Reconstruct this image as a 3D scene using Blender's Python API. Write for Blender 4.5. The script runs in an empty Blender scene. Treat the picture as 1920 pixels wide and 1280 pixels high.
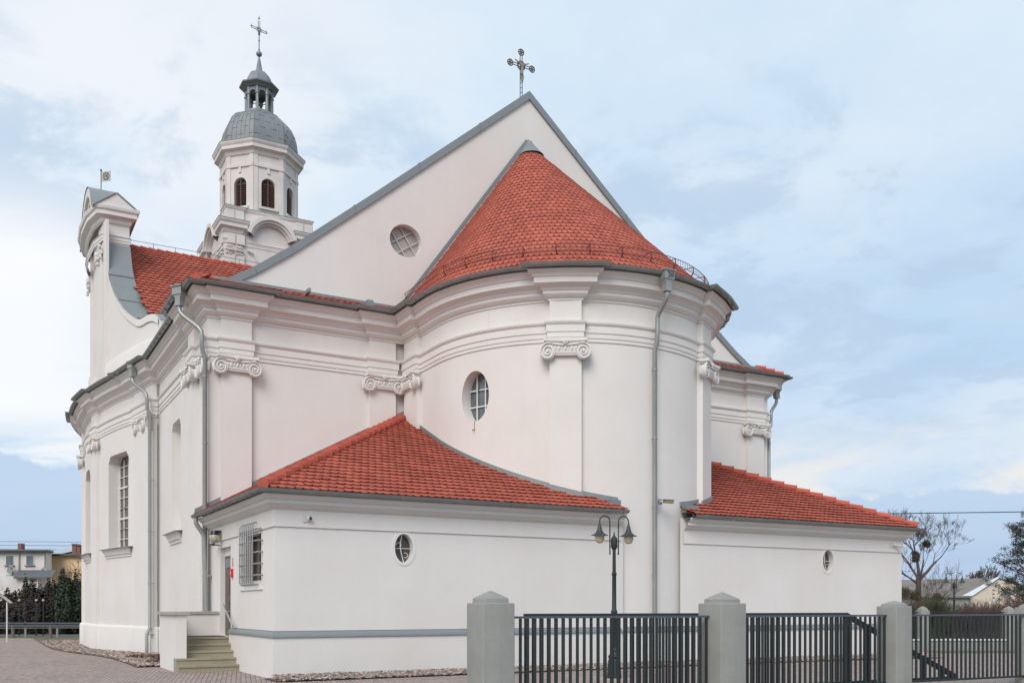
import bpy, bmesh, math, random
from mathutils import Vector, Matrix, noise
random.seed(7)
S = bpy.context.scene
COL = S.collection
R = math.radians
PI = math.pi

# ------------------------------------------------------------------ camera
cam_d = bpy.data.cameras.new("camera")
cam = bpy.data.objects.new("camera", cam_d)
COL.objects.link(cam)
S.camera = cam
cam.location = (0, 0, 1.6)
cam.rotation_euler = (R(90), 0, 0)
cam_d.sensor_width = 36.0
cam_d.lens = 36.0 * 1772 / 1920
cam_d.shift_y = (1138 - 640) / 1920
cam_d.clip_end = 3000

# ------------------------------------------------------------------ sky
SUN_EL, SUN_AZ = R(40), R(-164)      # azimuth from +Y towards +X, the sun behind the camera's left shoulder
W = bpy.data.worlds.new("World")
S.world = W
W.use_nodes = True
nt = W.node_tree
nt.nodes.clear()
def N(t, **k):
    n = nt.nodes.new(t)
    for a, b in k.items(): setattr(n, a, b)
    return n
def L(a, b): nt.links.new(a, b)
def M(op, a, b=None, c=None, clamp=False):
    n = nt.nodes.new('ShaderNodeMath'); n.operation = op; n.use_clamp = clamp
    for i, v in enumerate((a, b, c)):
        if v is None: continue
        if isinstance(v, (int, float)): n.inputs[i].default_value = v
        else: nt.links.new(v, n.inputs[i])
    return n.outputs[0]
def MIX(f, a, b):
    n = nt.nodes.new('ShaderNodeMix'); n.data_type = 'RGBA'
    if isinstance(f, (int, float)): n.inputs[0].default_value = f
    else: nt.links.new(f, n.inputs[0])
    for i, v in ((6, a), (7, b)):
        if isinstance(v, tuple): n.inputs[i].default_value = (*v, 1)
        else: nt.links.new(v, n.inputs[i])
    return n.outputs[2]
def SS(x, a, b):
    n = nt.nodes.new('ShaderNodeMapRange'); n.interpolation_type = 'SMOOTHSTEP'
    nt.links.new(x, n.inputs[0]); n.inputs[1].default_value = a; n.inputs[2].default_value = b
    return n.outputs[0]
out = N('ShaderNodeOutputWorld'); bg = N('ShaderNodeBackground'); bg.inputs[1].default_value = 0.0645
L(bg.outputs[0], out.inputs[0])
sky = N('ShaderNodeTexSky', sky_type='NISHITA', sun_disc=False)
sky.sun_elevation = SUN_EL; sky.sun_rotation = SUN_AZ; sky.air_density = 1.0; sky.dust_density = 2.0
tc = N('ShaderNodeTexCoord'); sp = N('ShaderNodeSeparateXYZ'); L(tc.outputs['Generated'], sp.inputs[0])
X, Y, Z = sp.outputs
az = M('MULTIPLY', M('ARCTAN2', X, Y), 57.2958)
el = M('MULTIPLY', M('ARCSINE', Z), 57.2958)
# cloud noise on a flattened dome
den = M('ADD', M('MAXIMUM', Z, 0.0), 0.16)
cb = N('ShaderNodeCombineXYZ')
L(M('DIVIDE', X, den), cb.inputs[0]); L(M('DIVIDE', Y, den), cb.inputs[1]); cb.inputs[2].default_value = 3.7
def NOI(vec, scale, detail, rough, dist=0.0):
    n = N('ShaderNodeTexNoise'); n.inputs['Scale'].default_value = scale; n.inputs['Detail'].default_value = detail
    n.inputs['Roughness'].default_value = rough; n.inputs['Distortion'].default_value = dist
    L(vec, n.inputs['Vector']); return n.outputs[0]
c1 = NOI(cb.outputs[0], 0.9, 7, 0.55, 0.3)
c2 = NOI(cb.outputs[0], 2.6, 6, 0.6, 0.2)
clouds = SS(M('ADD', M('MULTIPLY', c1, 0.7), M('MULTIPLY', c2, 0.3)), 0.40, 0.62)
BLUE = (5.0, 7.0, 9.3); PALE = (7.0, 8.8, 10.4); WHITE = (9.7, 10.1, 10.6)
left = SS(M('MULTIPLY', az, -1), -6, 27)             # brighter cover towards the left
base = MIX(M('MULTIPLY', SS(el, 6, 30), 0.85), BLUE, PALE)
base = MIX(M('MULTIPLY', left, 0.55), base, PALE)
col = MIX(M('MULTIPLY', clouds, M('ADD', M('MULTIPLY', left, 0.5), 0.5)), base, WHITE)
# darker blue-grey cloud undersides
c3 = NOI(cb.outputs[0], 3.4, 8, 0.60, 0.3)
midband = M('MULTIPLY', SS(el, 8, 12), M('SUBTRACT', 1, SS(el, 22, 34)))
dark = M('MULTIPLY', M('MULTIPLY', SS(c3, 0.47, 0.60), midband), 0.7)
col = MIX(dark, col, (5.3, 6.9, 8.8))
# far bright gap over a dusky cloud bank near the horizon
edge_n = N('ShaderNodeCombineXYZ'); L(M('MULTIPLY', az, 0.22), edge_n.inputs[0]); edge_n.inputs[1].default_value = 1.9
lump = NOI(edge_n.outputs[0], 1.0, 5, 0.55)
edge = M('ADD', 6.2, M('MULTIPLY', M('SUBTRACT', lump, 0.5), 3.6))
edge = M('ADD', edge, M('MULTIPLY', SS(M('MULTIPLY', az, -1), 18, 30), 1.9))
above = M('SUBTRACT', el, edge)
glow = M('MULTIPLY', M('SUBTRACT', 1, SS(above, 0.3, 5.0)), 1.0)
wisps = SS(NOI(cb.outputs[0], 1.2, 6, 0.6, 1.2), 0.36, 0.6)
gl_col = MIX(left, (9.9, 9.4, 8.9), (10.6, 10.6, 10.6))
col = MIX(M('MULTIPLY', M('MULTIPLY', glow, wisps), 0.85), col, gl_col)
lb = M('MULTIPLY', SS(M('MULTIPLY', az, -1), 16, 27), M('MULTIPLY', SS(el, 8, 11), M('SUBTRACT', 1, SS(el, 18, 24))))
col = MIX(M('MULTIPLY', lb, 0.9), col, (10.9, 10.9, 11.0))
bankc = MIX(SS(el, 0.5, 7), (4.7, 6.3, 8.7), (5.6, 7.2, 9.3))
col = MIX(M('MULTIPLY', M('SUBTRACT', 1, SS(above, -0.12, 0.22)), 0.93), col, bankc)
col = MIX(0.08, col, sky.outputs[0])
L(col, bg.inputs[0])

# ------------------------------------------------------------------ sun (veiled by cloud)
sl = bpy.data.lights.new("sun", 'SUN'); sl.energy = 1.5; sl.angle = R(34); sl.color = (1.0, 0.94, 0.87)
so = bpy.data.objects.new("sun", sl); COL.objects.link(so)
sd = Vector((math.sin(SUN_AZ) * math.cos(SUN_EL), math.cos(SUN_AZ) * math.cos(SUN_EL), math.sin(SUN_EL)))
so.rotation_euler = sd.to_track_quat('Z', 'Y').to_euler()
so.location = (-20, -20, 40)
S.view_settings.view_transform = 'Standard'
S.view_settings.look = 'None'
S.view_settings.gamma = 1
S.view_settings.exposure = 0.58

# ------------------------------------------------------------------ materials
def mat(name, col, rough=0.8, metal=0.0, var=0.0, vscale=3.0, col2=None, f2=0.5, bump=0.0, bscale=30.0,
        island=0.0, icols=None, alpha=None, spec=0.5, transmission=0.0, streak=0.0):
    m = bpy.data.materials.new(name); m.use_nodes = True
    t = m.node_tree; b = t.nodes['Principled BSDF']
    b.inputs['Roughness'].default_value = rough; b.inputs['Metallic'].default_value = metal
    b.inputs['Specular IOR Level'].default_value = spec
    if transmission: b.inputs['Transmission Weight'].default_value = transmission
    b.inputs['Base Color'].default_value = (*col, 1)
    def nn(ty): return t.nodes.new(ty)
    tcn = nn('ShaderNodeTexCoord')
    cur = None
    if col2 is not None:
        n = nn('ShaderNodeTexNoise'); n.inputs['Scale'].default_value = vscale; n.inputs['Detail'].default_value = 8; n.inputs['Roughness'].default_value = 0.6
        t.links.new(tcn.outputs['Object'], n.inputs['Vector'])
        mr = nn('ShaderNodeMapRange'); mr.inputs[1].default_value = 0.35; mr.inputs[2].default_value = 0.7; mr.inputs[4].default_value = f2
        t.links.new(n.outputs[0], mr.inputs[0])
        mx = nn('ShaderNodeMix'); mx.data_type = 'RGBA'; t.links.new(mr.outputs[0], mx.inputs[0])
        mx.inputs[6].default_value = (*col, 1); mx.inputs[7].default_value = (*col2, 1); cur = mx.outputs[2]
    if streak:
        mp = nn('ShaderNodeMapping'); mp.inputs['Scale'].default_value = (2.2, 2.2, 0.12)
        t.links.new(tcn.outputs['Object'], mp.inputs[0])
        n = nn('ShaderNodeTexNoise'); n.inputs['Scale'].default_value = 1.6; n.inputs['Detail'].default_value = 6
        t.links.new(mp.outputs[0], n.inputs['Vector'])
        mr = nn('ShaderNodeMapRange'); mr.inputs[1].default_value = 0.5; mr.inputs[2].default_value = 0.8; mr.inputs[4].default_value = streak
        t.links.new(n.outputs[0], mr.inputs[0])
        mx = nn('ShaderNodeMix'); mx.data_type = 'RGBA'; t.links.new(mr.outputs[0], mx.inputs[0])
        if cur is None: mx.inputs[6].default_value = (*col, 1)
        else: t.links.new(cur, mx.inputs[6])
        mx.inputs[7].default_value = (col[0] * .72, col[1] * .7, col[2] * .68, 1); cur = mx.outputs[2]
    if island or icols:
        g = nn('ShaderNodeNewGeometry')
        if icols:
            cr = nn('ShaderNodeValToRGB'); cr.color_ramp.interpolation = 'CONSTANT'
            e = cr.color_ramp.elements
            for i, c in enumerate(icols):
                x = e[i] if i < 2 else e.new(i / len(icols))
                x.position = i / len(icols); x.color = (*c, 1)
            t.links.new(g.outputs['Random Per Island'], cr.inputs[0]); cur = cr.outputs[0]
        else:
            hs = nn('ShaderNodeHueSaturation')
            mr = nn('ShaderNodeMapRange'); mr.inputs[3].default_value = 1 - island; mr.inputs[4].default_value = 1 + island
            t.links.new(g.outputs['Random Per Island'], mr.inputs[0]); t.links.new(mr.outputs[0], hs.inputs['Value'])
            if cur is None: hs.inputs['Color'].default_value = (*col, 1)
            else: t.links.new(cur, hs.inputs['Color'])
            cur = hs.outputs[0]
    if cur is not None: t.links.new(cur, b.inputs['Base Color'])
    if bump:
        n = nn('ShaderNodeTexNoise'); n.inputs['Scale'].default_value = bscale; n.inputs['Detail'].default_value = 4
        t.links.new(tcn.outputs['Object'], n.inputs['Vector'])
        bp = nn('ShaderNodeBump'); bp.inputs['Strength'].default_value = bump; bp.inputs['Distance'].default_value = 0.02
        t.links.new(n.outputs[0], bp.inputs['Height']); t.links.new(bp.outputs[0], b.inputs['Normal'])
    return m
PL = mat('white_plaster', (.735, .712, .688), .9, var=.1, vscale=.5, col2=(.69, .652, .620), f2=.9, bump=.35, bscale=45, spec=.2, streak=.07)
PLT = mat('tower_plaster', (.71, .665, .64), .9, vscale=.8, col2=(.58, .52, .50), f2=.7, bump=.2, bscale=40, spec=.2, streak=.3)
TILE = mat('red_clay_tile', (.44, .115, .076), .8, vscale=.9, col2=(.33, .085, .062), f2=.85, island=.13, spec=.2)
TILEB = mat('red_backing', (.16, .035, .025), .9)
HIP = mat('red_hip_tile', (.45, .108, .074), .8, island=.15, spec=.2)
ZINC = mat('weathered_zinc', (.235, .26, .27), .5, .35, vscale=2.5, col2=(.27, .29, .29), f2=.7, bump=.05)
ZINCD = mat('gutter_zinc', (.235, .25, .25), .42, .45, vscale=2.0, col2=(.33, .335, .325), f2=.8)
PIPE = mat('downpipe_zinc', (.30, .315, .31), .40, .4, vscale=1.5, col2=(.40, .405, .39), f2=.8)
DOME = mat('dome_zinc', (.19, .22, .25), .5, .3, vscale=1.5, col2=(.26, .27, .26), f2=.9)
GREYP = mat('grey_render', (.335, .34, .32), .92, vscale=2.5, col2=(.285, .29, .27), f2=.9, bump=.8, bscale=110, spec=.2, streak=.45)
IRON = mat('dark_green_iron', (.030, .038, .040), .5, .2, spec=.4)
IRONB = mat('blue_grey_iron', (.085, .095, .12), .45, .2)
LAMPM = mat('lamp_iron', (.028, .036, .035), .55, .2)
GLASS = mat('window_glass', (.07, .095, .11), .06, 0, spec=.8, vscale=1.2, col2=(.22, .26, .28), f2=.6)
GLASSW = mat('pale_window_glass', (.42, .38, .34), .2, 0, spec=.6, vscale=1.3, col2=(.30, .32, .33), f2=.8)
DARKG = mat('dark_window_glass', (.06, .055, .05), .12, 0, spec=.5, vscale=2, col2=(.16, .12, .10), f2=.6)
WHITEF = mat('white_frame', (.72, .70, .68), .5)
WOOD = mat('brown_louvre_wood', (.13, .075, .055), .8, vscale=5, col2=(.09, .055, .045), f2=.8)
DOORM = mat('door_brown', (.12, .085, .072), .5)
CONC = mat('step_concrete', (.36, .32, .24), .9, vscale=2, col2=(.28, .25, .19), f2=.9, bump=.3)
CAPC = mat('coping_concrete', (.42, .39, .33), .9, vscale=4, col2=(.34, .32, .27), f2=.8)
RUST = mat('wrought_iron', (.10, .085, .08), .55, .4, vscale=9, col2=(.20, .19, .18), f2=.9)
SILV = mat('pale_metal', (.45, .43, .40), .45, .5)
FIG = mat('figure_metal', (.26, .25, .23), .5, .4)
GUARD = mat('snow_guard_red', (.17, .05, .04), .5, .2)
RED = mat('alarm_red', (.62, .03, .03), .4)
WPL = mat('white_plastic', (.62, .61, .58), .4)
BLK = mat('black_plastic', (.015, .015, .017), .3)
CLOTHB = mat('camera_brown', (.24, .20, .12), .5)
GLOBE = mat('lamp_globe', (.62, .55, .42), .15, transmission=.45, spec=.6)
STEEL = mat('steel', (.45, .46, .47), .3, .8)

# ------------------------------------------------------------------ mesh helper
class MB:
    def __init__(s): s.v = []; s.f = []
    def face(s, pts):
        i = len(s.v); s.v += [tuple(p) for p in pts]; s.f.append(tuple(range(i, i + len(pts))))
    def grid(s, rows, close_u=False, close_v=False):
        i0 = len(s.v); n = len(rows[0]); m = len(rows)
        for r in rows: s.v += [tuple(p) for p in r]
        for a in range(m if close_u else m - 1):
            for b in range(n if close_v else n - 1):
                a2 = (a + 1) % m; b2 = (b + 1) % n
                s.f.append((i0 + a * n + b, i0 + a2 * n + b, i0 + a2 * n + b2, i0 + a * n + b2))
    def box(s, x0, x1, y0, y1, z0, z1, T=None):
        c = [(x, y, z) for z in (z0, z1) for y in (y0, y1) for x in (x0, x1)]
        if T: c = [T(*p) for p in c]
        i = len(s.v); s.v += [tuple(p) for p in c]
        for q in ((0, 2, 3, 1), (4, 5, 7, 6), (0, 1, 5, 4), (2, 6, 7, 3), (0, 4, 6, 2), (1, 3, 7, 5)):
            s.f.append(tuple(i + k for k in q))
    def prism(s, poly, z0, z1, T=None):
        n = len(poly); i = len(s.v)
        c = [(x, y, z0) for x, y in poly] + [(x, y, z1) for x, y in poly]
        if T: c = [T(*p) for p in c]
        s.v += [tuple(p) for p in c]
        s.f.append(tuple(i + k for k in reversed(range(n)))); s.f.append(tuple(i + n + k for k in range(n)))
        for k in range(n):
            k2 = (k + 1) % n; s.f.append((i + k, i + k2, i + n + k2, i + n + k))
    def tube(s, pts, r, n=8, caps=True):
        pts = [Vector(p) for p in pts]; rr = r if isinstance(r, (list, tuple)) else [r] * len(pts)
        rows = []; ref = None
        for k, p in enumerate(pts):
            d = (pts[min(k + 1, len(pts) - 1)] - pts[max(k - 1, 0)])
            if d.length < 1e-9: d = Vector((0, 0, 1))
            d.normalize()
            if ref is None:
                ref = Vector((0, 0, 1)) if abs(d.z) < .9 else Vector((1, 0, 0))
            a = d.cross(ref)
            if a.length < 1e-6: a = d.cross(Vector((.3, 1, .2)))
            a.normalize(); b = a.cross(d).normalized(); ref = b
            rows.append([p + a * (rr[k] * math.cos(2 * PI * j / n)) + b * (rr[k] * math.sin(2 * PI * j / n)) for j in range(n)])
        i = len(s.v); s.grid(rows, close_v=True)
        if caps:
            s.f.append(tuple(i + j for j in reversed(range(n)))); e = i + (len(rows) - 1) * n
            s.f.append(tuple(e + j for j in range(n)))
    def lathe(s, prof, n=16, c=(0, 0), a0=0.0, sq=False):
        rows = [[(c[0] + r * math.cos(a0 + 2 * PI * j / n), c[1] + r * math.sin(a0 + 2 * PI * j / n), z) for r, z in prof] for j in range(n)]
        s.grid(rows, close_u=True)
        if prof[0][0] > 1e-3: s.face([rows[j][0] for j in reversed(range(n))])
        if prof[-1][0] > 1e-3: s.face([rows[j][-1] for j in range(n)])
    def ball(s, c, r, n=10, m=6, sz=1.0):
        s.lathe([(max(1e-4, r * math.sin(PI * k / m)), c[2] - sz * r * math.cos(PI * k / m)) for k in range(m + 1)], n, (c[0], c[1]))
    def build(s, name, m, parent=None, smooth=True, ang=34, weld=True, loc=None, rz=None):
        me = bpy.data.meshes.new(name); me.from_pydata(s.v, [], s.f); me.validate()
        if weld or smooth:
            bm = bmesh.new(); bm.from_mesh(me)
            if weld: bmesh.ops.remove_doubles(bm, verts=bm.verts, dist=1e-5)
            bmesh.ops.recalc_face_normals(bm, faces=bm.faces)
            bm.to_mesh(me); bm.free()
        me.materials.append(m)
        if smooth:
            me.shade_smooth(); me.set_sharp_from_angle(angle=R(ang))
        o = bpy.data.objects.new(name, me); COL.objects.link(o)
        if parent: o.parent = parent
        if loc: o.location = loc
        if rz is not None: o.rotation_euler = (0, 0, rz)
        return o
def build_each(mb, name, m, parent, **k):
    n = len(mb.v); par = list(range(n))
    def fd(x):
        while par[x] != x: par[x] = par[par[x]]; x = par[x]
        return x
    seen = {}
    for i, v in enumerate(mb.v):
        q = tuple(round(c, 4) for c in v)
        if q in seen: par[fd(i)] = fd(seen[q])
        else: seen[q] = i
    for f in mb.f:
        for x in f[1:]: par[fd(x)] = fd(f[0])
    comps = {}
    for f in mb.f: comps.setdefault(fd(f[0]), []).append(f)
    out = []
    for fs in comps.values():
        q = MB(); ix = {}
        for f in fs:
            for x in f:
                if x not in ix: ix[x] = len(q.v); q.v.append(mb.v[x])
            q.f.append(tuple(ix[x] for x in f))
        out.append(q.build(name, m, parent, **k))
    return out
def tag(o, label=None, cat=None, group=None, kind=None):
    if label: o['label'] = label
    if cat: o['category'] = cat
    if group: o['group'] = group
    if kind: o['kind'] = kind
    return o
def empty(name, loc, rz=0, label=None, cat=None, group=None, parent=None):
    o = bpy.data.objects.new(name, None); COL.objects.link(o); o.location = loc; o.rotation_euler = (0, 0, rz)
    o.empty_display_size = .3
    if parent: o.parent = parent
    return tag(o, label, cat, group)
def cp(o, parent=None, loc=None, rz=None):
    c = o.copy(); COL.objects.link(c)
    if parent is not None: c.parent = parent
    if loc: c.location = loc
    if rz is not None: c.rotation_euler = (0, 0, rz)
    for ch in list(o.children): cp(ch, c)
    return c
def ground_z(x, y):
    t = min(1, max(0, (y - 27) / 13)); return -.25 * t * t * (3 - 2 * t)

# ------------------------------------------------------------------ church frame: u along the east wall, v towards the tower
TH = R(29.4); A0 = (-5.32, 21.2)
church = empty('church', (A0[0], A0[1], 0), TH, 'large white plastered baroque church with red tiled roofs, rounded apse and domed tower', 'church')
def W2(u, v): return (A0[0] + u * math.cos(TH) - v * math.sin(TH), A0[1] + u * math.sin(TH) + v * math.cos(TH))
AX = 10.6; V1 = 6.9; RA = 4.5; UR = 21.75
def uw(v): return -1.45 + .0173 * (v - 26.2) ** 2

def offs(path, o):
    out = []
    for i, p in enumerate(path):
        ns = []
        for a, b in ((i - 1, i), (i, i + 1)):
            if a < 0 or b >= len(path): continue
            d = Vector(path[b]) - Vector(path[a]); d.normalize(); ns.append(Vector((-d.y, d.x)))
        if len(ns) == 1: m = ns[0]
        else: m = (ns[0] + ns[1]) / max(.25, 1 + ns[0].dot(ns[1]))
        out.append((p[0] + m.x * o, p[1] + m.y * o))
    return out
def sweep(mb, path, prof):
    cols = [[(x, y, z) for x, y in offs(path, o)] for o, z in prof]
    mb.grid([[c[i] for c in cols] for i in range(len(path))])
def apse_pt(d, r=RA): return (AX + r * math.sin(R(d)), RA - r * math.cos(R(d)))
def arc_path(pads, proj):      # from +90 to -90 deg, with ressauts around the angles in pads
    pts = []; half = .435 / RA * 57.3
    def emit(a, b, r):
        n = max(1, int(abs(a - b) / 3)); 
        for k in range(n + 1): pts.append(apse_pt(a + (b - a) * k / n, r))
    cur = 90
    for c in sorted(pads, reverse=True):
        emit(cur, c + half, RA); emit(c + half, c - half, RA + proj); cur = c - half
    emit(cur, -90, RA)
    return pts
PAD = (32.5, -32.5)
def curve_path(v0, v1, n, du=0.0): return [(uw(v0 + (v1 - v0) * k / n) + du, v0 + (v1 - v0) * k / n) for k in range(n + 1)]
TP = [(22.95, 23.95), (28.45, 29.45)]     # transept pilasters
def trans_path(pr):
    p = [(.1, 16.2), (-.15, 16.2), (-.50, 18.4), (-.36, 18.42)]
    p += curve_path(18.6, TP[0][0], 8)
    p += curve_path(TP[0][0], TP[0][1], 2, -pr) + curve_path(TP[0][1], TP[1][0], 8) + curve_path(TP[1][0], TP[1][1], 2, -pr)
    p += curve_path(TP[1][1], 35.5, 10)
    return p
P_ = .15
left_end = [(.1, 16.2)]
def north(pr): return [(-.05, V1), (-.05, 8.15), (-.05 - pr, 8.15), (-.05 - pr, 9.05), (-.05, 9.05), (-.05, 9.35), (.1, 9.35)]
EL = (.30, 1.17); EI = (4.82, 5.70); ERo = (20.55, 21.42); ERi = (15.5, 16.38)
def east_arch():
    p = [(UR, 20), (UR, V1)]
    for a, b in (ERo, ERi): p += [(b, V1), (b, V1 - P_), (a, V1 - P_), (a, V1)]
    p += [(15.1, V1), (15.1, 6.7), (15.25, 6.7), (15.25, 5.7), (15.1, 5.7)]
    p += arc_path(PAD, P_)
    p += [(6.1, 5.7), (5.95, 5.7), (5.95, 6.7), (6.1, 6.7), (6.1, V1)]
    for a, b in (EI, EL): p += [(b, V1), (b, V1 - P_), (a, V1 - P_), (a, V1)]
    return p + north(P_) + trans_path(P_)
def east_corn():
    p = [(UR, 20), (UR, V1)]
    a, b = ERo; p += [(b, V1), (b, V1 - P_), (a, V1 - P_), (a, V1)]
    p += [(16.38, V1), (16.38, V1 - P_), (15.25, V1 - P_), (15.25, 5.7), (15.1, 5.7)]
    p += arc_path(PAD, P_)
    p += [(6.1, 5.7), (5.95, 5.7), (5.95, V1 - P_), (4.82, V1 - P_), (4.82, V1)]
    a, b = EL; p += [(b, V1), (b, V1 - P_), (a, V1 - P_), (a, V1)]
    return p + north(P_) + trans_path(P_)
def dedupe(p):
    q = [p[0]]
    for a in p[1:]:
        if (Vector(a) - Vector(q[-1])).length > 1e-4: q.append(a)
    return q
PA = dedupe(east_arch()); PC = dedupe(east_corn())

# ------------------------------------------------------------------ walls
def strips(mb, P, ss, z0, z1, holes=(), depth=.4, reveal=True):
    """P(s,z,off). holes: (sa, sb, zb(s), zt(s)); z0,z1 numbers or functions"""
    f0 = z0 if callable(z0) else (lambda s: z0); f1 = z1 if callable(z1) else (lambda s: z1)
    S_ = set(round(s, 5) for s in ss)
    for h in holes:
        n = 20
        for k in range(n + 1): S_.add(round(h[0] + (h[1] - h[0]) * (1 - math.cos(PI * k / n)) / 2, 5))
        if len(h) > 4:
            for x in h[4]: S_.add(round(x, 5))
    S_ = sorted(S_)
    for a, b in zip(S_, S_[1:]):
        m = (a + b) / 2; hh = None
        for h in holes:
            if h[0] < m < h[1]: hh = h
        if hh is None:
            mb.face([P(a, f0(a), 0), P(b, f0(b), 0), P(b, f1(b), 0), P(a, f1(a), 0)])
        else:
            for lo, hi in ((f0, hh[2]), (hh[3], f1)):
                mb.face([P(a, lo(a), 0), P(b, lo(b), 0), P(b, hi(b), 0), P(a, hi(a), 0)])
            if reveal:
                for fn in (hh[2], hh[3]):
                    mb.face([P(a, fn(a), 0), P(b, fn(b), 0), P(b, fn(b), -depth), P(a, fn(a), -depth)])
    if reveal:
        for h in holes:
            for s in (h[0], h[1]):
                if h[3](s) - h[2](s) > .01:
                    mb.face([P(s, h[2](s), 0), P(s, h[3](s), 0), P(s, h[3](s), -depth), P(s, h[2](s), -depth)])
def ell(c, w, zc, hz):
    return (c - w, c + w, lambda s: zc - hz * math.sqrt(max(0, 1 - ((s - c) / w) ** 2)), lambda s: zc + hz * math.sqrt(max(0, 1 - ((s - c) / w) ** 2)))
def cham(a, b, z0, z1, ch):
    return (a, b, lambda s: z0, lambda s: z1 - ch * max(0, 1 - min(s - a, b - s) / ch) ** 1.0, (a + ch, b - ch))
def pane(mb, P, h, off, n=24):
    for k in range(n):
        a = h[0] + (h[1] - h[0]) * (1 - math.cos(PI * k / n)) / 2; b = h[0] + (h[1] - h[0]) * (1 - math.cos(PI * (k + 1) / n)) / 2
        mb.face([P(a, h[2](a), off), P(b, h[2](b), off), P(b, h[3](b), off), P(a, h[3](a), off)])
def rect_pane(mb, P, a, b, z0, z1, off, n=6):
    for k in range(n):
        x = a + (b - a) * k / n; y = a + (b - a) * (k + 1) / n
        mb.face([P(x, z0, off), P(y, z0, off), P(y, z1, off), P(x, z1, off)])
def bar(mb, P, s0, z0, s1, z1, off, w, t):
    # flat glazing bar between two points of the surface
    d = Vector((s1 - s0, z1 - z0)); d.normalize(); n = Vector((-d.y, d.x)) * w / 2
    c = []
    for o in (off, off + t):
        c += [P(s0 + n.x, z0 + n.y, o), P(s1 + n.x, z1 + n.y, o), P(s1 - n.x, z1 - n.y, o), P(s0 - n.x, z0 - n.y, o)]
    for q in ((4, 5, 6, 7), (0, 3, 2, 1), (0, 1, 5, 4), (1, 2, 6, 5), (2, 3, 7, 6), (3, 0, 4, 7)): mb.face([c[k] for k in q])

def line_P(p0, p1):
    d = Vector(p1) - Vector(p0); d.normalize(); n = Vector((-d.y, d.x))
    return lambda s, z, o: (p0[0] + d.x * s + n.x * o, p0[1] + d.y * s + n.y * o, z)
def lin(a, b, n): return [a + (b - a) * k / n for k in range(n + 1)]

# east wall with the gable (travel from right to left so that outward is -v); s = 0 at UR
PE = line_P((UR, V1), (-.05, V1))
def se(u): return UR - u
RAKE = [(10.15, 11.12), (9.4, 11.58), (8.3, 12.38), (5.61, 14.58), (0, 19.25)]
def rake(d):
    d = abs(d)
    if d >= 10.15: return 10.9
    for (a, za), (b, zb) in zip(RAKE, RAKE[1:]):
        if b <= d <= a: return za + (zb - za) * (a - d) / (a - b)
GA = 10.65
wall = MB()
rw = ell(se(6.10), .55, 13.30, .52); rw2 = ell(se(2 * GA - 6.10), .55, 13.30, .52)
ssE = [se(u) for u in (-.05, .5, 1.25, 2.35, 5.04, 6.1, GA, 2 * GA - 5.04, 2 * GA - 2.35, 20.05, 20.8, UR)]
strips(wall, PE, ssE, -.3, 10.9)
wall.build('east_wall', PL, church)
gw = MB()
ssG = [se(GA - d) for d in (-10.14, -9.4, -8.3, -5.61, 0, 5.61, 8.3, 9.4, 10.14)]
strips(gw, PE, ssG, 10.9, lambda s: rake(UR - s - GA) - .02, holes=(rw, rw2), depth=.3)
gable = gw.build('gable_wall', PL, church)
def round_window(h, uc, zc, r):
    f = MB()
    for k in (-.33, .33):
        w = math.sqrt(1 - .33 ** 2) * .98
        f_a = R(8)
        for (x0, y0, x1, y1) in ((k, -w, k, w), (-w, k, w, k)):
            ca_, sa_ = math.cos(R(-33)), math.sin(R(-33)); bar(f, PE, se(uc) + r * (x0 * ca_ - y0 * sa_), zc + r * (x0 * sa_ + y0 * ca_), se(uc) + r * (x1 * ca_ - y1 * sa_), zc + r * (x1 * sa_ + y1 * ca_), -.24, .03, .03)
    fo = f.build('window_bars', mat('beige_bars', (.56, .52, .46), .6) if not bpy.data.materials.get('beige_bars') else bpy.data.materials['beige_bars'], gable)
    g = MB(); pane(g, PE, h, -.27); g.build('window_pane', GLASSW, gable)
round_window(rw, 6.10, 13.30, .53); round_window(rw2, 2 * GA - 6.10, 13.30, .53)
# gable coping: zinc strips following the rake, front face and top
cop = MB()
for sg in (1, -1):
    pts = [(GA + sg * d, z) for d, z in RAKE]
    for (a, za), (b, zb) in zip(pts, pts[1:]):
        d = Vector((b - a, zb - za)).normalized(); n = Vector((-d.y, d.x)) * (1 if sg < 0 else -1)
        if n.y < 0: n = -n
        o1 = .02; i1 = -.19
        q = [(a + n.x * i1, za + n.y * i1), (b + n.x * i1, zb + n.y * i1), (b + n.x * o1, zb + n.y * o1), (a + n.x * o1, za + n.y * o1)]
        if b == GA:
            q[1] = (GA, zb - .245); q[2] = (GA, zb + .03)
        if sg < 0: q = q[::-1]
        cop.prism(q, V1 - .07, V1 + .5, T=lambda x, y, z: (x, z, y))
cop.build('gable_coping', ZINC, church, smooth=False, weld=False)
seam = MB()
for sg in (1, -1):
    for d in (1.9, 4.1, 6.3, 8.6):
        z = rake(d); x = GA + sg * d
        seam.box(x - .012, x + .012, V1 - .085, V1 + .5, z - .24, z + .045)
build_each(seam, 'coping_seam', ZINCD, church, smooth=False)

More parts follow.
